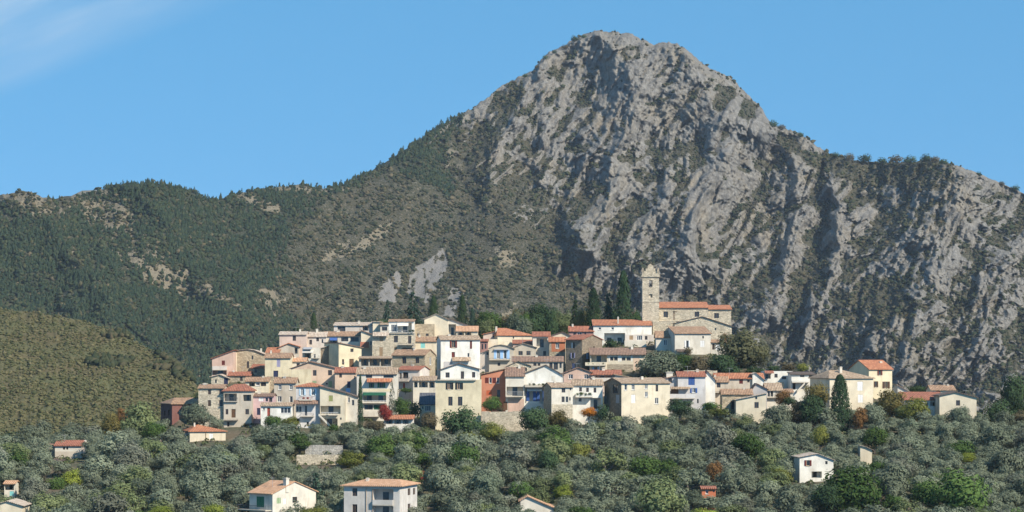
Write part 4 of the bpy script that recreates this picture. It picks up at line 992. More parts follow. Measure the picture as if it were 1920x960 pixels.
v=house('brown stone house with a bright sunlit gable and lilac shutters', 1060.8, 1091, 700, ('E',637,9), 'brownstone','red', yaw=-34, d=9.5, Y=637, vis=690, side_wall=None, wins=[('c',1071.5,642.5,1073.7,652.5,'white'),('k',1074,642,1077.7,653),('s',1072,661.5,1076,671.5,'lilac'),('g',1072,681,1078,692,'lilac'),('k@R',1113,649,1116,653),('c@R',1099,662,1104.5,673,'skyblue')])
house('little house with a dark red front tucked under a red roof at the top', 1067, 1113, 648, ('E',621,9), 'darkpink','red', d=6, Y=668, vis=630, wins=[('w',1083,622.5,1091,629),('k',1075,623,1080,630),('k',1096,623,1099,630)])
house('row house with long brown tile roofs and shaded windows', 961, 1056, 708, ('E',677.5,8.5), 'greige','brown', d=6, Y=627, vis=688, wins=[('k',1000,681,1006,686),('k',1008,681,1013,686),('k',1030,680,1036,692),('k',1038,680,1046,693),('k',1049,680,1053,690)])
house('rubble outbuilding with a ragged gable behind the brown tile roof', 949, 996, 712, ('P',[(949,687),(972,677),(996,686)]), 'palestone','tan', d=5, Y=620, vis=700, th=0.1, wins=[('k',978,689,988,696)])
# ---- church
v=house('pale rubble church with orange nave roof and tall square bell tower', 1236, 1328, 640, ('M',577,11), 'palestone','orange', name='church', cat='church', group=None, d=8, Y=676, vis=612, wins=[('k',1244,584,1252.5,594.5),('k',1302.5,584.5,1311,594)], extra=[('ledge',1236,1279,601.5,'greige'),('field',1262,1265.5,584,600,'brownstone'),('field',1262,1270,583,585.5,'brownstone')])
ch = v
wing(v, 1328, 1371, 650, ('M',580,8), 'palestone','orange', d=7, dy=1.2, wins=[('k',1339,587,1348,596.5)])
wing(v, 1224, 1268, 645, ('F',603), 'palestone',None, d=4, dy=-3.8)
# tower: shaft, cornices, stepped cap, corner pinnacles, bell
tk = 674.0/F; tx0, tx1 = 1204.5, 1235.8
tw = (tx1-tx0)*tk; tb = P((tx0+tx1)/2, 640, 674.0)
tower = link('bell_tower', bpy.data.meshes.new('bell_tower'), W('palestone'), ch.root, tb - ch.root.location)
mb = MB(); z = lambda y: (640-y)*tk; h = tw/2
class _T: pass
tv = _T(); 
def tface(to, ops): Vol.wallpane(tv, mb, to, tw, [(0, z(519)), (tw, z(519))], ops, 4.0)
bo = (tw/2-0.46, z(538.5), tw/2+0.46, z(525), 0.55, False); so = (tw/2-0.42, z(558), tw/2+0.42, z(551), 0.4, True)
tface(lambda u, v_, w: (u-h, w, v_), [bo, so]); tface(lambda u, v_, w: (-h+w, tw-u, v_), [bo]); tface(lambda u, v_, w: (h-w, u, v_), [bo]); tface(lambda u, v_, w: (u-h, tw-w, v_), [bo])
for y0, y1, g in ((566.5, 565, 0.09), (519.4, 516, 0.28), (515.9, 512.2, 0.10), (512.1, 508, -0.45), (507.9, 503, -0.95), (502.9, 498, -1.45)):
    mb.box((-h-g, -g, z(y0)), (h+g, tw+g, z(y1)))
tower.data.from_pydata(mb.v, [], mb.f); tower.data.update()
mb = MB()
mb.poly([(-h+1.5, 1.5, z(497.9)), (h-1.5, 1.5, z(497.9)), (0, tw/2, z(493.5))]); mb.poly([(h-1.5, 1.5, z(497.9)), (h-1.5, tw-1.5, z(497.9)), (0, tw/2, z(493.5))]); mb.poly([(h-1.5, tw-1.5, z(497.9)), (-h+1.5, tw-1.5, z(497.9)), (0, tw/2, z(493.5))]); mb.poly([(-h+1.5, tw-1.5, z(497.9)), (-h+1.5, 1.5, z(497.9)), (0, tw/2, z(493.5))])
link('spire', mb.mesh('spire'), W('stone'), tower)
for sx in (-1, 1):
    for sy in (0, 1):
        mb = MB(); cx = sx*(h-0.15); cy = 0.15 + sy*(tw-0.3); mb.box((cx-0.17, cy-0.17, z(512.1)), (cx+0.17, cy+0.17, z(505))); mb.tube((cx, cy, z(505)), (cx, cy, z(501.5)), 0.2, 0.02, 6)
        link('pinnacle', mb.mesh('pinnacle'), W('stone'), tower)
# arched head and the bell in its opening
mb = MB(); n = 10
for i in range(n):
    a0, a1 = math.pi*i/n, math.pi*(i+1)/n; r = 0.46; zc = z(527.5)
    p0 = (-r*math.cos(a0), zc+r*math.sin(a0)); p1 = (-r*math.cos(a1), zc+r*math.sin(a1)); zt = z(525)
    mb.poly([(p0[0], 0.02, p0[1]), (p1[0], 0.02, p1[1]), (p1[0], 0.02, zt+0.02), (p0[0], 0.02, zt+0.02)])
link('arch', mb.mesh('arch'), W('palestone'), tower)
mb = MB(); prf = [(0.02, 0.62), (0.14, 0.6), (0.2, 0.4), (0.25, 0.18), (0.36, 0.0)]
for (r0, z0), (r1, z1) in zip(prf[:-1], prf[1:]): mb.tube((0, 0.9, z(536.5)+z0), (0, 0.9, z(536.5)+z1), r0, r1, 12)
mb.box((-0.5, 0.86, z(536.5)+0.62), (0.5, 0.94, z(536.5)+0.7))
link('bell', mb.mesh('bell'), C_('metal'), tower)
HOUSES.append((1204, 1236, 600, 674.0))
house('large windowless stone gable building in front of the church apse', 1265, 1372, 668, ('P',[(1265,606),(1316.7,593.5),(1372,611.5)]), 'palestone','brown', name='stone_house', d=7, Y=664, vis=640, th=0.1, wins=[('k',1302,598,1303.5,604) if False else ('k',1340,615,1343,619)])
v=house('white chapel-like house with a long orange-red roof left of the church', 1112.5, 1222, 662, ('M',610,10.5), 'white','orange', name='house', d=8, Y=668, vis=638, wins=[('O',1133,624.5,1172,648),('w',1122,614,1127,618.5),('w',1146,614,1151,618.5)], extra=[('chimney',1159.5,593.5,2.5,2.0)])
wing(v, 1172, 1226, 662, ('F',627.5), 'pinkwhite',None, d=3.2, dy=-3.4, wins=[('c',1180,629,1187,637,'tan'),('w',1194,629,1204,638),('k',1209,630,1214,637)])
wing(v, 1171, 1212, 668, ('F',638.5), 'offwhite',None, d=2.5, dy=-6)
house('small cream house with a brown tile roof below the bell tower', 1230, 1263.5, 672, ('E',632.5,11), 'offwhite','tile', d=6, Y=655, vis=658, wins=[('w',1244,637,1251,647.5)])
house('cream house with a sloping brown roof and white-shuttered windows below the church', 1265, 1333, 682, ('M',625.5,13), 'offwhite','tile', yaw=8, d=8, Y=650, vis=670, wins=[('s',1286,638.5,1291,652.5,'white'),('c',1313,638.5,1321,650.5,'white'),('k',1317,630,1320,634.5)], extra=[('canopy',1267,1293,654.5,658.5,1.2,'dark')])
house('little cream wing with a tile lean-to roof beside the big ochre tree', 1333, 1362, 682, ('M',642.5,5), 'offwhite','tile', d=5, Y=651, vis=660, wins=[('k',1335.5,644.5,1340,655.5),('c',1342,644.5,1350,656,'white'),('k',1336,665,1342,671)])
v=house('yellow house under a wide brown roof with a white window band', 1107, 1211, 712, ('E',664,11), 'cream','brown', d=9, Y=630, vis=700, oh=0.7, wins=[('O',1108.5,666,1138,679),('k',1144,669,1150,676),('k',1151.5,669,1158,676),('k',1166,670,1172.5,676),('k',1175,670,1182.5,676),('s',1114,688,1120,694,'skyblue')], extra=[('field',1141,1143.6,666.5,678,'white'),('field',1158.6,1165.4,666.5,678,'white'),('field',1183,1186,666.5,678,'white'),('field',1138.7,1187,683,711,'stone'),('field',1188,1199,667,711,'peach'),('balcony',1097,1136,684.5,5,1.6,'cream',1)])
# ---- right hand village
v=house('long pale house of closed white shutters with a dark shaded end wall', 1164.6, 1257, 785, ('E',718.5,9), 'cream','tan', yaw=18, d=11, Y=570, vis=778, side_wall='brownstone', wins=[('w',1170,719.8,1175.5,731.5),('w',1183.6,720,1189.7,731),('w',1209,722,1214.7,729.7),('w',1209,734.5,1214.7,744.6),('k',1229.6,722,1234.5,734),('c',1183,740,1191,755.5,'white'),('w',1228,746,1235,757.5),('c@L',1135,744,1140,759,'grey'),('c@L',1155,740,1161,756,'grey'),('k@L',1150,721,1159,737)])  # end wall of rough stone, coloured darker to deepen its shade
v=house('house with an orange-red roof and a plastered terrace behind the long pale house', 1108, 1165, 735, ('E',702.5,8), 'pinkish','red', d=8, Y=604, vis=714, wins=[('O',1112.5,704.5,1146,712)], extra=[('balcony',1110,1153,714.3,6,0.8,'pinkwhite',1)])
wing(v, 1153, 1188, 735, ('P',[(1153,703),(1188,709)]), 'offwhite','tan', d=6, dy=-1.0, wins=[('k',1168,708,1173,711.5)])
v=house('lilac-white house with deep blue shutters and a red roof', 1271, 1323, 775, ('E',706,8.5), 'lilac','red', d=8, Y=579, vis=762, wins=[('c',1290.6,707,1302.7,722,'blue'),('k',1307,748,1310,756),('s',1297.5,727.5,1304,736.5,'blue')], extra=[('chimney',1309.7,692,5),('canopy',1257,1294,725,728.5,1.6,'tan'),('balcony',1242.5,1302,746.5,8,1.3,'lilac',1),('field',1258,1272,728.5,738.5,'wood')])
wing(v, 1240, 1271, 775, ('P',[(1240,711.5),(1271,705)]), 'grey','brown', d=8, dy=0.8, wins=[('k',1253,709,1260,718),('O',1259,729.5,1270,738)], extra=[('chimney',1257,697,12)])  # left side in shade: the grey wall colour carries that shade
wing(v, 1323, 1341, 775, ('P',[(1323,706),(1325.5,695),(1341,712)]), 'white','brown', d=6, dy=2.5, th=0.09)
house('beige house with paired brown windows under an old tile roof', 1324, 1366, 765, ('E',716,9), 'beige','tile', d=7, Y=584, vis=752, wins=[('k',1330,717.5,1336.5,726.5),('k',1344,717.5,1351,726.5),('O',1330,738,1337,753)], extra=[('balcony',1324,1353,735,1.0,1.0,'metal')])
v=house('long house with a bright red roof and one dark red window', 1341, 1432, 752, ('E',709.5,9), 'beige','orange', d=7, Y=593, vis=727, wins=[('c',1386,711,1393,719.5,'darkred'),('k',1401,712,1405.6,717)], extra=[('chimney',1354,700,3)])
wing(v, 1411, 1433, 752, ('P',[(1411,701),(1417,699),(1433,712)]), 'white','pale', d=6, dy=-0.5, th=0.09)
house('tan stone house with a rusty red tile roof and a dark doorway', 1354, 1411, 778, ('E',739,8.5), 'tanstone','tile', d=6, Y=573, vis=766, wins=[('O',1370,752,1380,768)])
v=house('white barn-like house with a slanting top and one small window', 1380, 1436.5, 786, ('P',[(1380,749.5),(1436.5,738)]), 'cream','pale', d=6, Y=569, vis=775, th=0.09, wins=[('k',1416,744,1420,748.5),('k',1414.5,754,1422.5,765)])
house('shade-grey gable wall house behind the white barn-like house', 1410, 1438, 775, ('P',[(1410,731),(1419,719.5),(1438,729)]), 'grey','brown', d=6, Y=577, vis=742, th=0.12)  # gable in shade, the shade painted as grey plaster
house('off-white house with a mossy roof and a French balcony', 1436, 1466, 770, ('E',731.5,12), 'offwhite','tan', d=7, Y=578, vis=754, wins=[('k',1439.5,732.5,1443.5,743.5),('k',1445,732.5,1449.5,743.5)], extra=[('balcony',1436.5,1460,744.8,4,0.7,'metal')])
v=house('boxy white modern house with a dark carport', 1433, 1486, 738, ('F',696), 'white',None, d=8, Y=602, vis=716, wins=[('O',1434,701,1445,710),('k',1452,701,1458,708),('k',1466,706,1474,711)], extra=[('canopy',1432.7,1450,695,699,1.6,'red')])
house('low white house with an outside stair and a glass door', 1484, 1528, 745, ('M',702.5,4), 'white','dark', d=8, Y=593, vis=735, wins=[('k',1486,717,1491.6,730.5),('k',1500,703.5,1508,707),('k',1517,703.5,1524,708)], extra=[('stair',(1508,717),(1493,733)),('balcony',1484,1516,716.5,3,1.2,'white',1)])
house('cream house with a mossy hip roof and closed white shutters behind the cypress', 1554, 1639, 775, ('H',710,1572,1600,694), 'cream','tan', yaw=17, d=11, Y=578, vis=760, wins=[('c',1608,715.5,1618.5,732.5,'white'),('c',1609,740,1619,755,'white')], extra=[('chimney',1587.5,687.5,5)])
house('tall yellow house with an orange-red gable roof and dark red shutters', 1628, 1674, 746, ('E',692,16), 'paleyellow','orange', yaw=20, d=10, Y=601, vis=732, wins=[('s',1647.3,694,1652,703.5,'darkred'),('s',1640,715,1644,726,'brown'),('s',1658.5,715.5,1665.5,728,'brown')], extra=[('chimney',1665,677.5,5)])
v=house('low white bungalow with a wide red roof and a dark veranda', 1696, 1772, 782, ('M',750,13), 'white','red', name='bungalow', d=8, Y=577, vis=770, wins=[('O',1744,753.5,1767,761.5),('k',1735,755,1740,762)])
wing(v, 1683, 1708, 775, ('P',[(1683,722.5),(1708,736)]), 'offwhite','pale', d=5, dy=9, th=0.1)
house('small cream house with a red tile roof and a dark red window at the right', 1746, 1791, 768, ('E',731.5,8), 'cream','tile', d=7, Y=588, vis=748, wins=[('c',1756,732.8,1763,740.5,'darkred')])
house('white gable house with one narrow window at the village\'s right end', 1761.6, 1831, 796, ('P',[(1761.6,742),(1792.5,735.5),(1831,745.5)]), 'cream','dark', d=8, Y=571, vis=776, wins=[('k',1792.5,750.5,1800,760.5)])
house('small off-white house squeezed in beside the French balcony', 1463, 1487, 765, ('E',735.5,5), 'offwhite','tile', d=6, Y=584, vis=752, wins=[('k',1467,739,1471,746),('k',1477,739,1481,746)])
stone_wall('pale garden wall below the boxy white modern house', 1414, 1470, 717, 735, 598, 'palestone')
stone_wall('terrace wall between the church houses and the lilac-white house', 1282, 1345, 694, 712, 612, 'palestone')
stone_wall('rough garden wall under the cream loggia houses at left', 500, 560, 706, 722, 607, 'stone')
# ---- houses down in the grove
G2='scattered houses in the grove'
v=house('old farmhouse with a red roof above a beige terrace at far left', 103, 153, 872, ('E',835.5,8), 'offwhite','red', yaw=0, d=7, Y=538, group=G2, vis=864, wins=[('k',118,838,122,843),('k',124,838,128,843)], extra=[('chimney',155.5,826,4),('field',103.5,150,846.5,862,'beige')])
wing(v, 72, 103, 884, ('P',[(72,834),(103,834)]), 'greystone','tile', d=6, dy=1, wins=[('O',83,868,92,880)])
wing(v, 153, 166, 872, ('P',[(153,834),(157,829),(166,838)]), 'pinkwhite','pale', d=7, dy=0.5, th=0.09)
wing(v, 92, 121, 886, ('M',865,3), 'offwhite','dark', d=3.5, dy=-4.5, wins=[('O',104,868,112,880)])
house('tiny white hut with an orange roof and turquoise panel at the left edge', 8, 28, 938, ('E',907,4), 'offwhite','apricot', name='hut', cat='hut', d=4, Y=485, group=G2, vis=930, wins=[('c',18,921,26,930,'turq'),('O',9,909,26,919)])
house('cream house gable in the bottom left corner', -18, 42, 985, ('P',[(-18,949),(14,939.5),(42,948)]), 'cream','pale', d=8, Y=455, group=G2, vis=975, th=0.1)
v=house('white house with green shutters and an orange tile roof in the foreground', 465.6, 513, 990, ('E',924.5,20), 'offwhite','apricot', yaw=-42, d=10.5, Y=452, group=G2, vis=975, oh=0.5, wins=[('c',480,931,496,951,'green'),('c@R',520,932.7,527,943.6,'palegreen'),('c@R',531,934.5,536,945.5,'white'),('k@R',547,932.7,555,943.6)], extra=[('balcony',452,511,955.5,8,1.5,'metal'),('chimney',511,896,8)])
v=house('pale two-storey villa with a deep balcony in the foreground', 644, 750, 992, ('H',912,670,733,900.5), 'villa','apricot', name='villa', cat='villa', yaw=-14, d=11, Y=450, group=G2, vis=975, oh=0.55, wins=[('k',660,915.8,669.5,930.5),('k',660,946,669.5,962),('O',699.5,917,738,945.5),('O',699.5,949,738,970),('k@R',763,918,767.5,931),('k@R',771.5,919,775.5,931.5),('k@R',763,947,767.5,962)], extra=[('balcony',700,738,945.8,9,0.5,'villa',1),('pipe',686.5,913,985),('pipe',699,913,985),('chimney',678,897.5,5),('ledge',682,748,914,'villa')])
house('small shed with a pale orange gable roof half hidden among the olives', 976, 1040, 975, ('P',[(976,938.5),(989,931),(1040,953)]), 'offwhite','apricot', name='shed', cat='shed', d=6, Y=461, group=G2, vis=948)
house('bright orange-red hut among the olive trees', 1316, 1342, 945, ('E',916.5,3), 'orangehut','red', name='hut', cat='hut', d=4, Y=472, group=G2, vis=930, wins=[('w',1323,919,1328,926),('k',1337,919,1340,923)])
house('white cottage with dark red shutters alone in the grove at right', 1499, 1563, 918, ('P',[(1499,857),(1532.5,850.7),(1563,862.5)]), 'white','pale', name='cottage', d=7, yaw=5, Y=506, group=G2, vis=906, th=0.1, wins=[('s',1511.5,862.8,1518,873.5,'darkred'),('k',1547.5,864.5,1552,870.5),('O',1521.6,884,1541,896)])
house('small pale ruin among the trees right of the white cottage', 1613, 1635, 880, ('P',[(1613,835.5),(1624,838),(1635,843)]), 'cream','pale', name='ruin', cat='ruin', d=4, Y=528, group=G2, vis=861, th=0.08)
stone_wall('high dry-stone retaining wall under the orange-red house', 903, 990, 771.5, 803, 564, 'palestone')
stone_wall('upper pale stone terrace wall in the olive grove', 572, 642, 834.5, 852, 538, 'greystone')
stone_wall('lower pale stone terrace wall in the olive grove', 556, 640, 852.5, 876, 528, 'palestone')

# ------------------------------------------------------------------ trees
LEAF = {
 'olive': m_leaf('leaf_olive', (0.125, 0.150, 0.098), (0.185, 0.208, 0.142), (0.27, 0.29, 0.205)),
 'olive_dark': m_leaf('leaf_olive_dark', (0.095, 0.122, 0.080), (0.145, 0.170, 0.115), (0.22, 0.245, 0.175)),
 'olive_green': m_leaf('leaf_olive_green', (0.108, 0.140, 0.062), (0.16, 0.188, 0.084), (0.24, 0.26, 0.13)),
 'green': m_leaf('leaf_green', (0.045, 0.085, 0.026), (0.085, 0.135, 0.038), (0.13, 0.19, 0.06)),
 'dark': m_leaf('leaf_dark', (0.026, 0.050, 0.026), (0.050, 0.082, 0.038), (0.085, 0.12, 0.055), 0.15),
 'cypress': m_leaf('leaf_cypress', (0.020, 0.042, 0.024), (0.036, 0.064, 0.032), (0.065, 0.095, 0.045), 0.1),
 'conifer': m_leaf('leaf_conifer', (0.024, 0.048, 0.036), (0.045, 0.078, 0.052), (0.08, 0.115, 0.075), 0.1),
 'lime': m_leaf('leaf_lime', (0.14, 0.19, 0.035), (0.24, 0.28, 0.05), (0.36, 0.38, 0.08)),
 'yellowgreen': m_leaf('leaf_yellowgreen', (0.10, 0.125, 0.03), (0.17, 0.18, 0.045), (0.27, 0.25, 0.07)),
 'ochre': m_leaf('leaf_ochre', (0.095, 0.092, 0.038), (0.15, 0.128, 0.045), (0.24, 0.18, 0.06)),
 'brownolive': m_leaf('leaf_brownolive', (0.075, 0.082, 0.042), (0.115, 0.115, 0.062), (0.19, 0.175, 0.10)),
 'rust': m_leaf('leaf_rust', (0.13, 0.075, 0.035), (0.20, 0.11, 0.045), (0.30, 0.17, 0.07)),
 'redleaf': m_leaf('leaf_red', (0.19, 0.03, 0.025), (0.30, 0.05, 0.04), (0.42, 0.09, 0.07)),
 'orangeleaf': m_leaf('leaf_orange', (0.36, 0.13, 0.02), (0.52, 0.20, 0.03), (0.66, 0.30, 0.05)),
 'brownbush': m_leaf('leaf_brown', (0.085, 0.075, 0.045), (0.14, 0.115, 0.065), (0.22, 0.18, 0.11)),
 'greyleaf': m_leaf('leaf_grey', (0.125, 0.138, 0.098), (0.185, 0.195, 0.145), (0.28, 0.28, 0.215)),
}
BARK = m_bark()
def leaf_quads(pos, nor, size, r):
    n = len(pos)
    nor = nor/np.linalg.norm(nor, axis=1, keepdims=True)
    t = np.cross(nor, r.randn(n, 3)); t /= np.linalg.norm(t, axis=1, keepdims=True)+1e-9
    b = np.cross(nor, t); s = (size*r.uniform(0.6, 1.4, n))[:, None]
    v = np.stack([pos-t*s, pos-b*s*0.55, pos+t*s, pos+b*s*0.55], 1)
    return v.reshape(-1, 3), np.arange(4*n).reshape(n, 4)
def crown_clumps(seed, ncl, nleaf, leaf, zb=0.2, top=1.0, flat=0.8, wide=0.5, rc=(0.17, 0.27)):
    """leaves spread over and through uneven clumps; the clumps leave gaps"""
    r = np.random.RandomState(seed); H = top-zb; cl = []
    for i in range(ncl):
        for _ in range(30):
            d = r.randn(3); d /= np.linalg.norm(d); q = r.uniform(0.25, 1.0)**0.5
            rad = r.uniform(*rc); c = np.array([d[0]*(wide-rad)*q, d[1]*(wide-rad)*q, zb+H/2+d[2]*(H/2-rad*0.75)*q])
            if all(np.linalg.norm(c-o) > 0.45*(rad+ro) for o, ro in cl): break
        cl.append((c, rad))
    w = np.array([ra**2 for _, ra in cl]); w /= w.sum(); k = r.choice(len(cl), nleaf, p=w)
    cen = np.array([c for c, _ in cl])[k]; rad = np.array([ra for _, ra in cl])[k]
    d = r.randn(nleaf, 3); d /= np.linalg.norm(d, axis=1, keepdims=True)
    q = r.uniform(0.55, 1.0, nleaf)**0.5 * (1+0.16*r.randn(nleaf))
    p = cen + d*(rad*q)[:, None]*np.array([1, 1, flat])
    g = p-np.array([0, 0, zb+H*0.4]); g /= np.linalg.norm(g, axis=1, keepdims=True)+1e-6
    v, f_ = leaf_quads(p, d*0.8+g*0.8+r.randn(nleaf, 3)*0.42+[0, 0, 0.1], leaf, r)
    return mesh_np('crown', v, f_), cl
def crown_cypress(seed, nleaf=2600, leaf=0.03, blunt=0.5, zb=0.03, rough=0.16):
    r = np.random.RandomState(seed); zz = r.uniform(0, 1, nleaf)**0.85; th_ = r.uniform(0, 6.283, nleaf)
    prof = np.minimum(1, (zz+0.04)/0.18)**0.6*np.clip(1-zz, 0, 1)**blunt
    lump = 1+rough*np.sin(th_*3+zz*17+seed)+rough*np.sin(th_*5-zz*29)+0.12*r.randn(nleaf)
    ra = 0.47*prof*lump*r.uniform(0.72, 1.0, nleaf)
    p = np.stack([np.cos(th_)*ra, np.sin(th_)*ra, zb+(1-zb)*zz], -1)
    v, f_ = leaf_quads(p, np.stack([np.cos(th_), np.sin(th_), 0.5+0*zz], -1)+0.5*r.randn(nleaf, 3), leaf, r); v[:, 2] = np.clip(v[:, 2], 0, 1.03)
    return mesh_np('crown', v, f_), []
def crown_conifer(seed, tiers=9, per=7, nleaf=1700, leaf=0.035, droop=0.12):
    r = np.random.RandomState(seed); ps, ns = [], []
    br = []
    for t in range(tiers):
        z0 = 0.12+0.84*t/tiers
        for k in range(per): br.append((z0+r.uniform(-.03, .03), r.uniform(0, 6.283), 0.5*(1-z0)**0.8*r.uniform(0.65, 1.15)+0.03))
    k = r.choice(len(br), nleaf, p=(lambda a: a/a.sum())(np.array([b[2] for b in br])))
    b = np.array(br)[k]; u = r.uniform(0.08, 1, nleaf)**0.7
    ra = b[:, 2]*u; a = b[:, 1]+r.randn(nleaf)*0.13; z = b[:, 0]+0.10*b[:, 2]-droop*u*u*b[:, 2]*3+r.randn(nleaf)*0.012
    p = np.stack([np.cos(a)*ra, np.sin(a)*ra, z], -1)
    v, f_ = leaf_quads(p, np.stack([0.3*np.cos(a), 0.3*np.sin(a), 0.8+0*z], -1)+0.55*r.randn(nleaf, 3), leaf, r)
    return mesh_np('crown', v, f_), []
def trunk_mesh(seed, cl, top=0.45, r0=0.045):
    r = random.Random(seed); mb = MB(); p = Vector((0, 0, -0.12)); n = 4
    j = Vector((r.uniform(-.04, .04), r.uniform(-.04, .04), top)) if cl else Vector((0, 0, 0.9))
    prev = p
    for i in range(1, n+1):
        q = p.lerp(j, i/n)+Vector((r.uniform(-.015, .015), r.uniform(-.015, .015), 0)) if i < n else j
        mb.tube(prev, q, r0*(1-0.5*(i-1)/n), r0*(1-0.5*i/n), 7); prev = q
    for c, rad in cl[:7]: mb.tube(j-Vector((0, 0, 0.05)), Vector(c), r0*0.42, r0*0.12, 5)
    return mb.mesh('trunk')
KINDS = {}
def kind(name, lst): KINDS[name] = [(m, trunk_mesh(i, cl, *ta)) for i, ((m, cl), ta) in enumerate(lst)]
kind('olive', [(crown_clumps(100+i, 9+(i*5) % 11, 1500+(i*7 % 5)*280, 0.035, 0.10, 1.0, 0.8, 0.54, (0.12, 0.22+0.015*(i % 4))), (0.34, 0.05)) for i in range(9)])
kind('round', [(crown_clumps(200+i, 20, 3600, 0.030, 0.06, 1.0, 0.85, 0.52, (0.15, 0.24)), (0.34, 0.04)) for i in range(4)])
kind('tall', [(crown_clumps(300+i, 22, 3200, 0.030, 0.08, 1.0, 0.7, 0.5, (0.14, 0.24)), (0.4, 0.03)) for i in range(3)])
kind('shrub', [(crown_clumps(400+i, 10, 900, 0.05, 0.0, 1.0, 0.9, 0.52, (0.2, 0.32)), (0.2, 0.03)) for i in range(4)])
kind('cypress', [(crown_cypress(500+i, 3600, 0.026), (0.4, 0.05)) for i in range(3)] + [(crown_cypress(510, 3600, 0.028, 0.42), (0.4, 0.05))])
kind('greatcypress', [(crown_cypress(530, 7000, 0.022, 0.4, 0.02, 0.09), (0.4, 0.05))])
kind('conifer', [(crown_conifer(600+i), (0.4, 0.03)) for i in range(3)])
kind('openconifer', [(crown_conifer(620, 10, 5, 900, 0.035, 0.3), (0.4, 0.03))])
kind('farpine', [(crown_conifer(650+i, 6, 5, 150, 0.085), (0.4, 0.03)) for i in range(3)])
kind('farround', [(crown_clumps(660+i, 9, 420, 0.06, 0.05, 1.0, 0.85, 0.52, (0.2, 0.3)), (0.3, 0.03)) for i in range(3)])
NAMEOF = {'olive': 'olive_tree', 'round': 'broadleaf_tree', 'tall': 'broadleaf_tree', 'shrub': 'shrub', 'cypress': 'cypress_tree', 'greatcypress': 'cypress_tree', 'conifer': 'conifer_tree', 'openconifer': 'conifer_tree', 'farpine': 'pine_tree', 'farround': 'oak_tree'}
for lst in KINDS.values():
    for m, tr in lst: m.materials.append(LEAF['olive']); tr.materials.append(BARK)
tcount = [0]
SPECIAL = []        # (px, row, radius px, Y) of the trees placed one by one
def plant(kd, loc, w, h, leaf, label, group=None, cat=None, rz=None):
    i = tcount[0]; tcount[0] += 1
    m, tr = KINDS[kd][i % len(KINDS[kd])]
    e = empty(NAMEOF[kd], loc, random.uniform(0, 6.28) if rz is None else rz)
    c = link('crown', m, None, e); c.scale = (w, w, h)
    c.material_slots[0].link = 'OBJECT'; c.material_slots[0].material = LEAF[leaf]
    t = link('trunk', tr, None, e); t.scale = (w, w, h)
    tag(e, label, cat or ('shrub' if kd == 'shrub' else 'tree'), group)
    return e
def tree(kd, px, yb, yt, wpx, leaf, label, Y=None, group=None):
    Y = Y or dist_of(yb); k = Y/F
    if kd in ('round', 'tall', 'shrub'): wpx *= 1.16; yt -= (yb-yt)*0.06
    p = P(px, yb, Y); SPECIAL.append((px, yb, wpx/2, Y, yt))
    return plant(kd, p, wpx*k, (yb-yt)*k, leaf, label, group)

# pot plants along the balconies
for i, (px, row, Y, hpx, lf, where) in enumerate([(993,724.5,575.6,6,'dark','white gable terrace above the blue shutters'),(1001,724.5,575.6,7,'dark','white gable terrace above the blue shutters'),(1011,724.5,575.6,6,'green','white gable terrace above the blue shutters'),(1018,724.5,575.6,7,'dark','white gable terrace above the blue shutters'),
    (1083,743,573.8,7,'green','balcony of the plant-filled white house'),(1090,743,573.8,9,'green','balcony of the plant-filled white house'),(1098,743,573.8,7,'dark','balcony of the plant-filled white house'),(1106,743,573.8,8,'dark','balcony of the plant-filled white house'),
    (1103,684,628.6,5,'lime','terrace of the yellow house with the brown roof'),(1112,684,628.6,4,'green','terrace of the yellow house with the brown roof'),(1131,684,628.6,5,'green','terrace of the yellow house with the brown roof'),
    (569,749,569.3,5,'redleaf','balcony under the pale blue shutters'),(577,749,569.3,5,'redleaf','balcony under the pale blue shutters'),(768,623,649.5,5,'dark','roof terrace of the big beige rubble house'),(774,623,649.5,6,'dark','roof terrace of the big beige rubble house')]):
    k = Y/F; e = plant('shrub', P(px, row, Y), hpx*1.25*k, hpx*k, lf, ('small red potted plant on the ' if lf == 'redleaf' else 'small green potted plant on the ')+where, 'pot plants on the '+where, 'plant'); e.name = 'potted_plant'
# trees on and behind the village top
tree('conifer',726,612,558,26,'conifer','dark conifer at the left of the trees behind the village',Y=706)
tree('conifer',774,612,541,44,'conifer','broad blue-green cedar behind the terrace house with an awning',Y=704)
tree('cypress',813,606,554,24,'dark','short dark tree just left of the tall cream gable',Y=704)
tree('cypress',867,618,553,24,'dark','upright dark cypress right of the tall cream gable',Y=704)
tree('cypress',886,622,578,16,'conifer','slim dark cypress beside the bright green tree behind the roofs',Y=702)
tree('round',918,632,583,54,'green','bright green bushy tree behind the fan-shaped orange roof',Y=702)
tree('round',950,624,590,40,'brownbush','brownish bush above the ridge of the fan-shaped orange roof',Y=704)
tree('tall',1012,634,568,52,'dark','dark green tree in the middle of the trees behind the village',Y=702)
tree('round',1048,628,585,40,'olive_green','pale olive green tree left of the slim conifer',Y=704)
tree('conifer',1078,624,557,30,'dark','slim conifer left of the white house with the long roof',Y=704)
tree('cypress',1113,618,540,38,'cypress','leftmost tall cypress of the three beside the church',Y=692)
tree('conifer',1141,616,543,36,'conifer','bushy cypress in the middle of the three beside the church',Y=694)
tree('cypress',1169,616,508,36,'cypress','tallest cypress standing next to the bell tower',Y=690)
tree('cypress',588,618,586,17,'dark','lone dark cypress behind the roofs at the top left',Y=700)
tree('shrub',556,626,612,14,'dark','small dark bush behind the pinkish block at top left',Y=690)
band = np.random.RandomState(9)
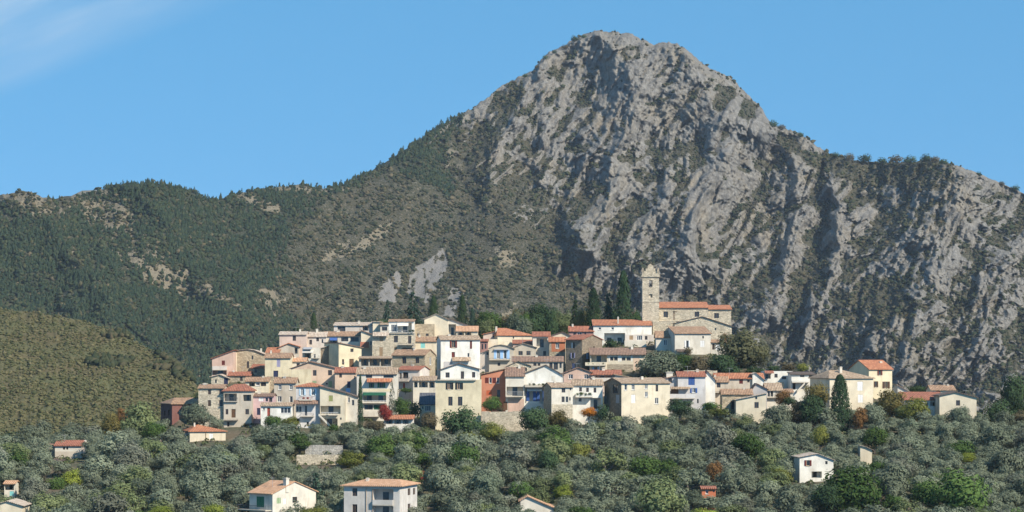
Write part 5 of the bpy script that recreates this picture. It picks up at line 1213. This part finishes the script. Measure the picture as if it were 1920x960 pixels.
for i in range(46):
    px = band.uniform(690, 1200); 
    if 1195 < px < 1225: continue
    top = np.interp(px, [690, 760, 830, 900, 1000, 1100, 1200], [600, 590, 596, 590, 578, 572, 580])+band.uniform(-8, 14); Y = band.uniform(694, 726)
    lf = band.choice(['dark', 'green', 'olive_green', 'brownbush', 'dark', 'olive_dark', 'ochre'])
    plant('round', P(px, 650, Y), band.uniform(30, 52)*Y/F, (650-top)*Y/F, lf, 'mixed green and brown tree in the wooded band behind the village roofs', 'wooded band behind the village')
# right slope under the church
tree('round',1234,718,656,84,'olive_dark','large grey-green tree below the church, right of the yellow house',Y=622)
tree('round',1282,704,662,46,'green','green tree squeezed between the big grey-green tree and the cream house',Y=628)
tree('shrub',1308,704,664,44,'brownbush','brownish bush under the white-shuttered windows',Y=627)
tree('round',1392,704,618,94,'brownolive','huge ochre green tree right of the church buildings',Y=634)
tree('round',1350,704,664,56,'dark','dark bushy tree at the foot of the huge ochre tree',Y=628)
tree('tall',1430,702,634,28,'greyleaf','pale grey bare-looking tree on the right edge of the huge ochre tree',Y=640)
tree('shrub',1372,706,684,40,'dark','low dark shrub under the huge ochre tree',Y=618)
tree('shrub',1415,706,686,40,'dark','dark shrub above the white modern house',Y=620)
tree('shrub',1478,700,680,34,'brownbush','purplish brown bush behind the white modern house',Y=624)
tree('shrub',1505,700,680,26,'yellowgreen','yellow-green bush behind the low white house',Y=620)
tree('shrub',1450,700,684,26,'dark','dark green bush left of the purplish brown bush',Y=626)
tree('shrub',1147,656,634,32,'dark','dark shrub in front of the white house with the long roof',Y=657)
tree('shrub',1290,668,650,20,'brownbush','dry bush at the wall of the cream house below the church',Y=640)
tree('shrub',1360,664,622,16,'rust','reddish bush at the corner of the stone gable building',Y=655)
# gardens between the houses
tree('cypress',675.5,808,702,13.5,'cypress','thin tall cypress in front of the house with green shutters',Y=561)
tree('openconifer',735,798,706,28,'greyleaf','sparse silvery conifer with drooping boughs by the red tree',Y=566)
tree('round',722,794,757,26,'redleaf','bright red autumn tree next to the sparse conifer',Y=559)
tree('round',752,786,744,38,'green','green tree behind the orange-roofed shed',Y=570)
tree('shrub',778,788,750,24,'dark','dark shrub in the shade left of the slate lean-to',Y=574)
tree('shrub',800-40,738,726,28,'green','ivy bush under the cream loggia house',Y=586)
tree('round',922,776,742,36,'green','green garden tree in front of the orange-red house',Y=568)
tree('shrub',938,774,762,14,'brownbush','small dry bush at the terrace wall under the orange-red house',Y=567)
tree('round',1104,784,763,32,'orangeleaf','bright orange autumn bush below the balcony with plants',Y=562)
tree('round',1275,782,748,54,'dark','dark shrub below the lilac-white house',Y=563)
tree('shrub',1130,790,758,26,'dark','dark shrub at the end wall of the long pale house',Y=560)
tree('round',1468,766,730,34,'redleaf' if False else 'rust','reddish brown tree beside the low white house with the stair',Y=571)
tree('shrub',1480,762,742,26,'dark','small dark bush under the outside stair',Y=569)
tree('round',868,836,764,82,'dark','big round dark green tree in front of the tall pale yellow house',Y=553)
tree('round',805,812,772,36,'brownbush','brownish olive tree at the left foot of the tall pale yellow house',Y=556)
tree('round',1000,816,761,62,'dark','dark green leafy tree below the blue shutters',Y=555)
tree('round',1046,806,768,44,'ochre','ochre brown tree in front of the square off-white house',Y=557)
tree('round',368,806,756,56,'olive_dark','grey-green olive tree in front of the pale beige stone house',Y=563)
tree('round',524,848,792,100,'olive_dark','wide dark olive tree below the white cottage',Y=548)
tree('round',512,806,778,44,'green','green fig bush below the white cottage',Y=561)
tree('round',545,806,780,34,'yellowgreen','yellow-green bush at the corner of the white cottage',Y=560)
tree('shrub',626,812,794,28,'green','green shrub at the foot of the outside stair',Y=560)
tree('round',655,814,790,36,'olive_dark','dark bush left of the thin tall cypress base',Y=560)
tree('round',700,812,788,44,'brownbush','olive brown bush right of the thin tall cypress base',Y=556)
# left edge
tree('round',262,836,754,80,'olive_green','large grey-green tree at the left of the maroon house',Y=574)
tree('tall',208,836,773,42,'ochre','yellow-brown autumn tree on the edge of the brown hill',Y=572)
tree('tall',228,806,764,30,'rust','rusty autumn tree behind the yellow-brown one',Y=590)
tree('round',290,832,790,50,'green','green bush in front of the maroon house',Y=560)
tree('round',135,922,879,44,'lime','bright lime green tree below the old farmhouse',Y=500)
tree('round',104,930,894,40,'green','mid green bush left of the bright lime tree',Y=496)
tree('round',300,975,948,46,'lime','lime green bush at the bottom edge near the left',Y=446)
tree('round',400,976,944,44,'lime','yellow-green bush at the bottom edge left of the foreground house',Y=446)
# right edge of the village
tree('greatcypress',1575,812,703,50,'cypress','great dark conical cypress in front of the cream hip-roofed house',Y=563)
KINDS_fix = COL.objects[-1]
tree('round',1530,770,718,52,'ochre','ochre tree left of the great cypress',Y=570)
tree('round',1522,812,740,60,'dark','dark green tree at the left foot of the great cypress',Y=564)
tree('tall',1612,812,762,32,'rust','rust-coloured tree right of the great cypress',Y=560)
tree('round',1636,806,756,54,'olive','grey olive tree in front of the closed white shutters',Y=562)
tree('round',1672,786,730,56,'ochre','ochre green tree below the tall yellow house',Y=572)
tree('round',1714,802,744,58,'yellowgreen','yellow-green tree left of the red-roofed bungalow',Y=568)
tree('round',1800,804,760,52,'olive_dark','olive tree in front of the white gable house at the right end',Y=562)
tree('round',1872,806,746,62,'dark','dark tree mass at the right edge beyond the last house',Y=575)
tree('round',1915,800,752,54,'dark','dark tree cut by the right edge of the view',Y=580)
tree('round',1900,780,700,52,'dark','tall dark tree against the cliff foot at the right edge',Y=640)
tree('round',1720,742,722,40,'dark','dark bush between the tall yellow house and the small cream house',Y=610)
# coloured trees down in the grove
tree('round',1538,840,796,36,'yellowgreen','yellow-green rounded tree below the great cypress',Y=540)
tree('round',1640,846,800,48,'green','green leafy tree right of the small pale ruin',Y=538)
tree('round',1598,985,872,116,'green','big green tree at the bottom beside the white cottage',Y=462)
tree('round',1550,965,905,60,'dark','dark green tree at the foot of the big green tree',Y=458)
tree('round',1800,985,880,122,'green','big spreading green tree near the bottom right corner',Y=462)
tree('round',1742,960,900,60,'green','smaller green tree beside the big spreading green tree',Y=470)
tree('round',1812,872,848,40,'lime','yellowish young tree in the right of the grove',Y=522)
tree('tall',1028,900,842,42,'dark','upright dark green bay tree in the middle of the grove',Y=505)
tree('round',1055,940,908,38,'lime','lime green bush beside the half hidden shed',Y=476)
tree('round',1085,868,830,46,'yellowgreen','yellowing tree in the middle of the grove',Y=524)
tree('tall',1340,912,864,34,'rust','orange brown tree above the orange-red hut',Y=490)
tree('round',1210,905,852,74,'green','green tree with bright crown left of centre in the grove',Y=500)
tree('round',1235,985,890,100,'olive_green','large fresh green tree at the bottom centre',Y=455)
tree('round',1320,985,954,60,'lime','lime green bush cut by the bottom edge',Y=446)
tree('conifer',592,952,880,50,'conifer','dark blue-green conifer between the two foreground houses',Y=470)
tree('round',590,985,948,64,'yellowgreen','yellow-green shrub right of the green-shuttered foreground house',Y=440)
tree('round',715,870,812,66,'green','fresh green tree in the upper part of the grove',Y=530)
tree('round',658,882,846,56,'yellowgreen','yellow-green bush by the pale terrace walls',Y=524)
tree('round',790,878,848,46,'green','round green bush right of the fresh green tree',Y=522)
tree('round',792,906,882,20,'redleaf','small reddish bush in the grove above the villa',Y=506)
tree('round',925,832,790,52,'yellowgreen','yellow-green bush below the high retaining wall',Y=546)
tree('shrub',1330,772,752,40,'green','green shrub in front of the beige house with brown windows',Y=562)
tree('shrub',1345,782,764,46,'yellowgreen','light green bush below the tan stone house',Y=560)
tree('round',1460,806,756,60,'olive','grey olive right of the white barn-like house',Y=562)
tree('round',1500,800,754,56,'brownbush','brownish tree between the barn-like house and the ochre tree',Y=566)

tree('olive',1326,962,926,60,'olive','grey-green olive crown hiding the foot of the orange-red hut',Y=466)
tree('olive',1300,955,918,50,'olive_dark','dark olive tree just left of the orange-red hut',Y=468)
# a loose row of olives and bushes along the foot of the village
_FX = [560,600,650,700,760,800,830,905,960,1000,1060,1100,1130,1165,1256,1300,1350,1440,1480,1540,1600,1640,1700,1740,1780,1830,1920]
_FY = [806,806,796,794,800,796,806,800,802,786,778,779,780,782,773,767,770,774,764,752,770,760,752,768,780,772,764]
fr = np.random.RandomState(3)
for i, px in enumerate(np.arange(560, 1915, 30)):
    px = px+fr.uniform(-8, 8); h = fr.uniform(3.6, 5.2); top = np.interp(px, _FX, _FY)+fr.uniform(0, 9); Y = dist_of(top+h*8.5)-fr.uniform(0, 3); k = Y/F
    if any(abs(px-sx) < sr*0.5 for sx, sy, sr, sY, st in SPECIAL if abs(sY-Y) < 8): continue
    lf = fr.choice(['olive', 'olive', 'olive_green', 'olive_dark', 'green', 'brownbush'], p=[.3, .2, .2, .12, .1, .08])
    plant('olive', P(px, top+h/k, Y), h*fr.uniform(1.15, 1.4), h, lf, 'olive tree in the row along the foot of the village houses', 'olive trees along the foot of the village')
# the olive grove: trees strewn over the slope, kept clear of what the photo shows between them
rs = np.random.RandomState(42)
spots = []
def blocked(px, row, rad, Y, top):
    for x0, x1, yv, Yh in HOUSES:
        if px+rad*0.8 < x0 or px-rad*0.8 > x1: continue
        if Y < Yh+4 and top < yv-5 and row > yv-70 and Y > Yh-75 and (Y > Yh-6 or top < yv-5): return True
    for sx, sy, sr, sY, syt in SPECIAL:
        if abs(px-sx) < (sr+rad)*0.62 and abs(Y-sY) < 6: return True
        if Y < sY and abs(px-sx) < (sr+rad)*0.55 and top < sy-(sy-syt)*0.45 and sY-Y < 40: return True
    return False
tries = 0
while tries < 45000:
    tries += 1
    Y = rs.uniform(424, 582); k = Y/F
    px = rs.uniform(-170, 2090)
    if Y > np.interp(px, [0, 250, 330, 1900], [585, 575, 566, 578]): continue
    X = (px-960)*k; w = rs.choice([rs.uniform(4.0, 6.0), rs.uniform(6.0, 8.8)], p=[.45, .55]); h = w*rs.uniform(0.66, 1.05)
    if any((X-a)**2+(Y-b)**2 < (0.365*(w+c))**2 for a, b, c, *_ in spots): continue
    z_ = float(hill_z(X, Y))-0.3; row = HY-z_/k; top = row-h/k
    if blocked(px, row, w/2/k, Y, top): continue
    spots.append((X, Y, w, h, z_, px, row))
print('olive spots', len(spots))
spots.sort(key=lambda s_: -s_[2]/s_[1]*(1.0 if s_[6]-s_[3]/s_[1]*F < 955 and -25 < s_[5] < 1945 else 0.01))
HUE = {'olive': 'grey-green', 'olive_dark': 'dark grey-green', 'olive_green': 'fresh green', 'greyleaf': 'silvery grey', 'green': 'bright green', 'yellowgreen': 'yellowish green'}
def zone(px, row, leaf):
    a = 'left' if px < 640 else 'middle' if px < 1280 else 'right'
    b = 'upper' if row < 860 else 'central' if row < 920 else 'lower'
    return 'rounded %s olive tree in the %s %s part of the grove below the village' % (HUE[leaf], b, a)
rest = []
for n, (X, Y, w, h, z_, px, row) in enumerate(spots):
    leaf = rs.choice(['olive', 'olive_dark', 'olive_green', 'greyleaf', 'green', 'yellowgreen'], p=[.50, .14, .20, .10, .04, .02])
    if n < 298: plant('olive', (X, Y, z_), w, h, leaf, zone(px, row, leaf), 'olive trees of the grove')
    else: rest.append((X, Y, w, h, z_))
if rest:
    vs_, fs_ = [], []; b = 0
    for q, (X, Y, w, h, z_) in enumerate(rest):
        m = KINDS['olive'][q % 9][0]; v = np.empty(len(m.vertices)*3, np.float32); m.vertices.foreach_get('co', v); v = v.reshape(-1, 3)
        a = rs.uniform(0, 6.28); v = np.stack([v[:, 0]*math.cos(a)-v[:, 1]*math.sin(a), v[:, 0]*math.sin(a)+v[:, 1]*math.cos(a), v[:, 2]], -1)*[w, w, h]+[X, Y, z_]
        vs_.append(v); fs_.append(np.arange(len(v)).reshape(-1, 4)+b); b += len(v)
    o = link('olive_grove', mesh_np('olive_grove', np.concatenate(vs_), np.concatenate(fs_)), LEAF['olive']); tag(o, 'mass of grey-green olive crowns filling the grove between the nearer olive trees', 'olive grove', kind='stuff')
# low ground plants under the trees and in the gaps of the village
ng = 5600
gY = rs.uniform(424, 690, ng); gpx = rs.uniform(-50, 1970, ng); gX = (gpx-960)/F*gY; gz = hill_z(gX, gY)-0.2
p = np.stack([gX, gY, gz], -1); q = 26
d = rs.randn(ng, q, 3); d /= np.linalg.norm(d, axis=2, keepdims=True); d[:, :, 2] = np.abs(d[:, :, 2])
rad = (0.25+0.95*rs.uniform(0, 1, ng)**2)[:, None, None]
pos = (p[:, None]+d*rad*[1.1, 1.1, 0.85]).reshape(-1, 3)
v, f_ = leaf_quads(pos, d.reshape(-1, 3)+0.5*rs.randn(ng*q, 3), 0.26, rs)
o = link('undergrowth', mesh_np('undergrowth', v, f_), m_far_leaf('undergrowth_leaves', [(0.0, (0.04, 0.062, 0.026)), (0.5, (0.075, 0.092, 0.042)), (0.85, (0.12, 0.12, 0.06)), (1.0, (0.17, 0.14, 0.08))]))
tag(o, 'low green and brown undergrowth between trees and houses', 'undergrowth', kind='stuff')
# single pines along the skyline at left, and the round trees on the right-hand ridge
S3 = np.stack([Xm, D, Zm], -1)
for i in range(84):
    px = rs.choice([rs.uniform(185, 400), rs.uniform(430, 880)], p=[0.4, 0.6]); j = int(np.argmin(np.abs(pxs-px))); r_ = rs.randint(2, 7)
    h = rs.uniform(3.6, 7.5)*D[r_, j]/2200
    plant('farpine', Vector(S3[r_, j]), h*0.62, h, 'conifer', 'small dark pine standing on the wooded skyline left of the peak' , 'pines along the skyline')
for i, (px, wpx, hpx) in enumerate([(1006,12,9),(1022,14,10),(1040,12,9),(1060,18,12),(1078,20,14),(1095,12,9),(962,14,10),(985,14,10),(1450,24,18),(1465,22,14),(1500,16,12),(1565,24,15),(1592,28,20),(1622,34,22),(1655,26,18),(1680,36,22),(1705,34,20),(1735,30,22),(1752,26,16),(1768,22,14),(1836,16,12),(1878,16,12),(1905,22,16)]):
    j = int(np.argmin(np.abs(pxs-px))); r_ = 4; k = D[r_, j]/F
    plant('farround', Vector(S3[r_, j])-Vector((0, 0, 1.0)), wpx*k, hpx*k, 'dark' if i % 3 else 'brownbush', 'dark round tree on the right-hand ridge' if px > 1200 else 'small dark tree on the summit skyline', 'trees on the right-hand ridge' if px > 1200 else 'trees on the summit skyline')

# ------------------------------------------------------------------ the air between: pale haze
hb = MB(); hb.box((-4200, -60, -73.0), (4200, 5800, 380))
hz = NT('haze'); hz.n.remove(hz.b)
pv = hz.new('ShaderNodeVolumePrincipled'); pv.inputs['Color'].default_value = (0.72, 0.84, 1.0, 1); pv.inputs['Density'].default_value = HAZE_DENSITY
hz.l.new(pv.outputs[0], hz.out.inputs['Volume'])
ho = link('haze', hb.mesh('haze'), hz.m); tag(ho, 'thin pale blue haze over the valley and the mountain', 'haze', kind='stuff')
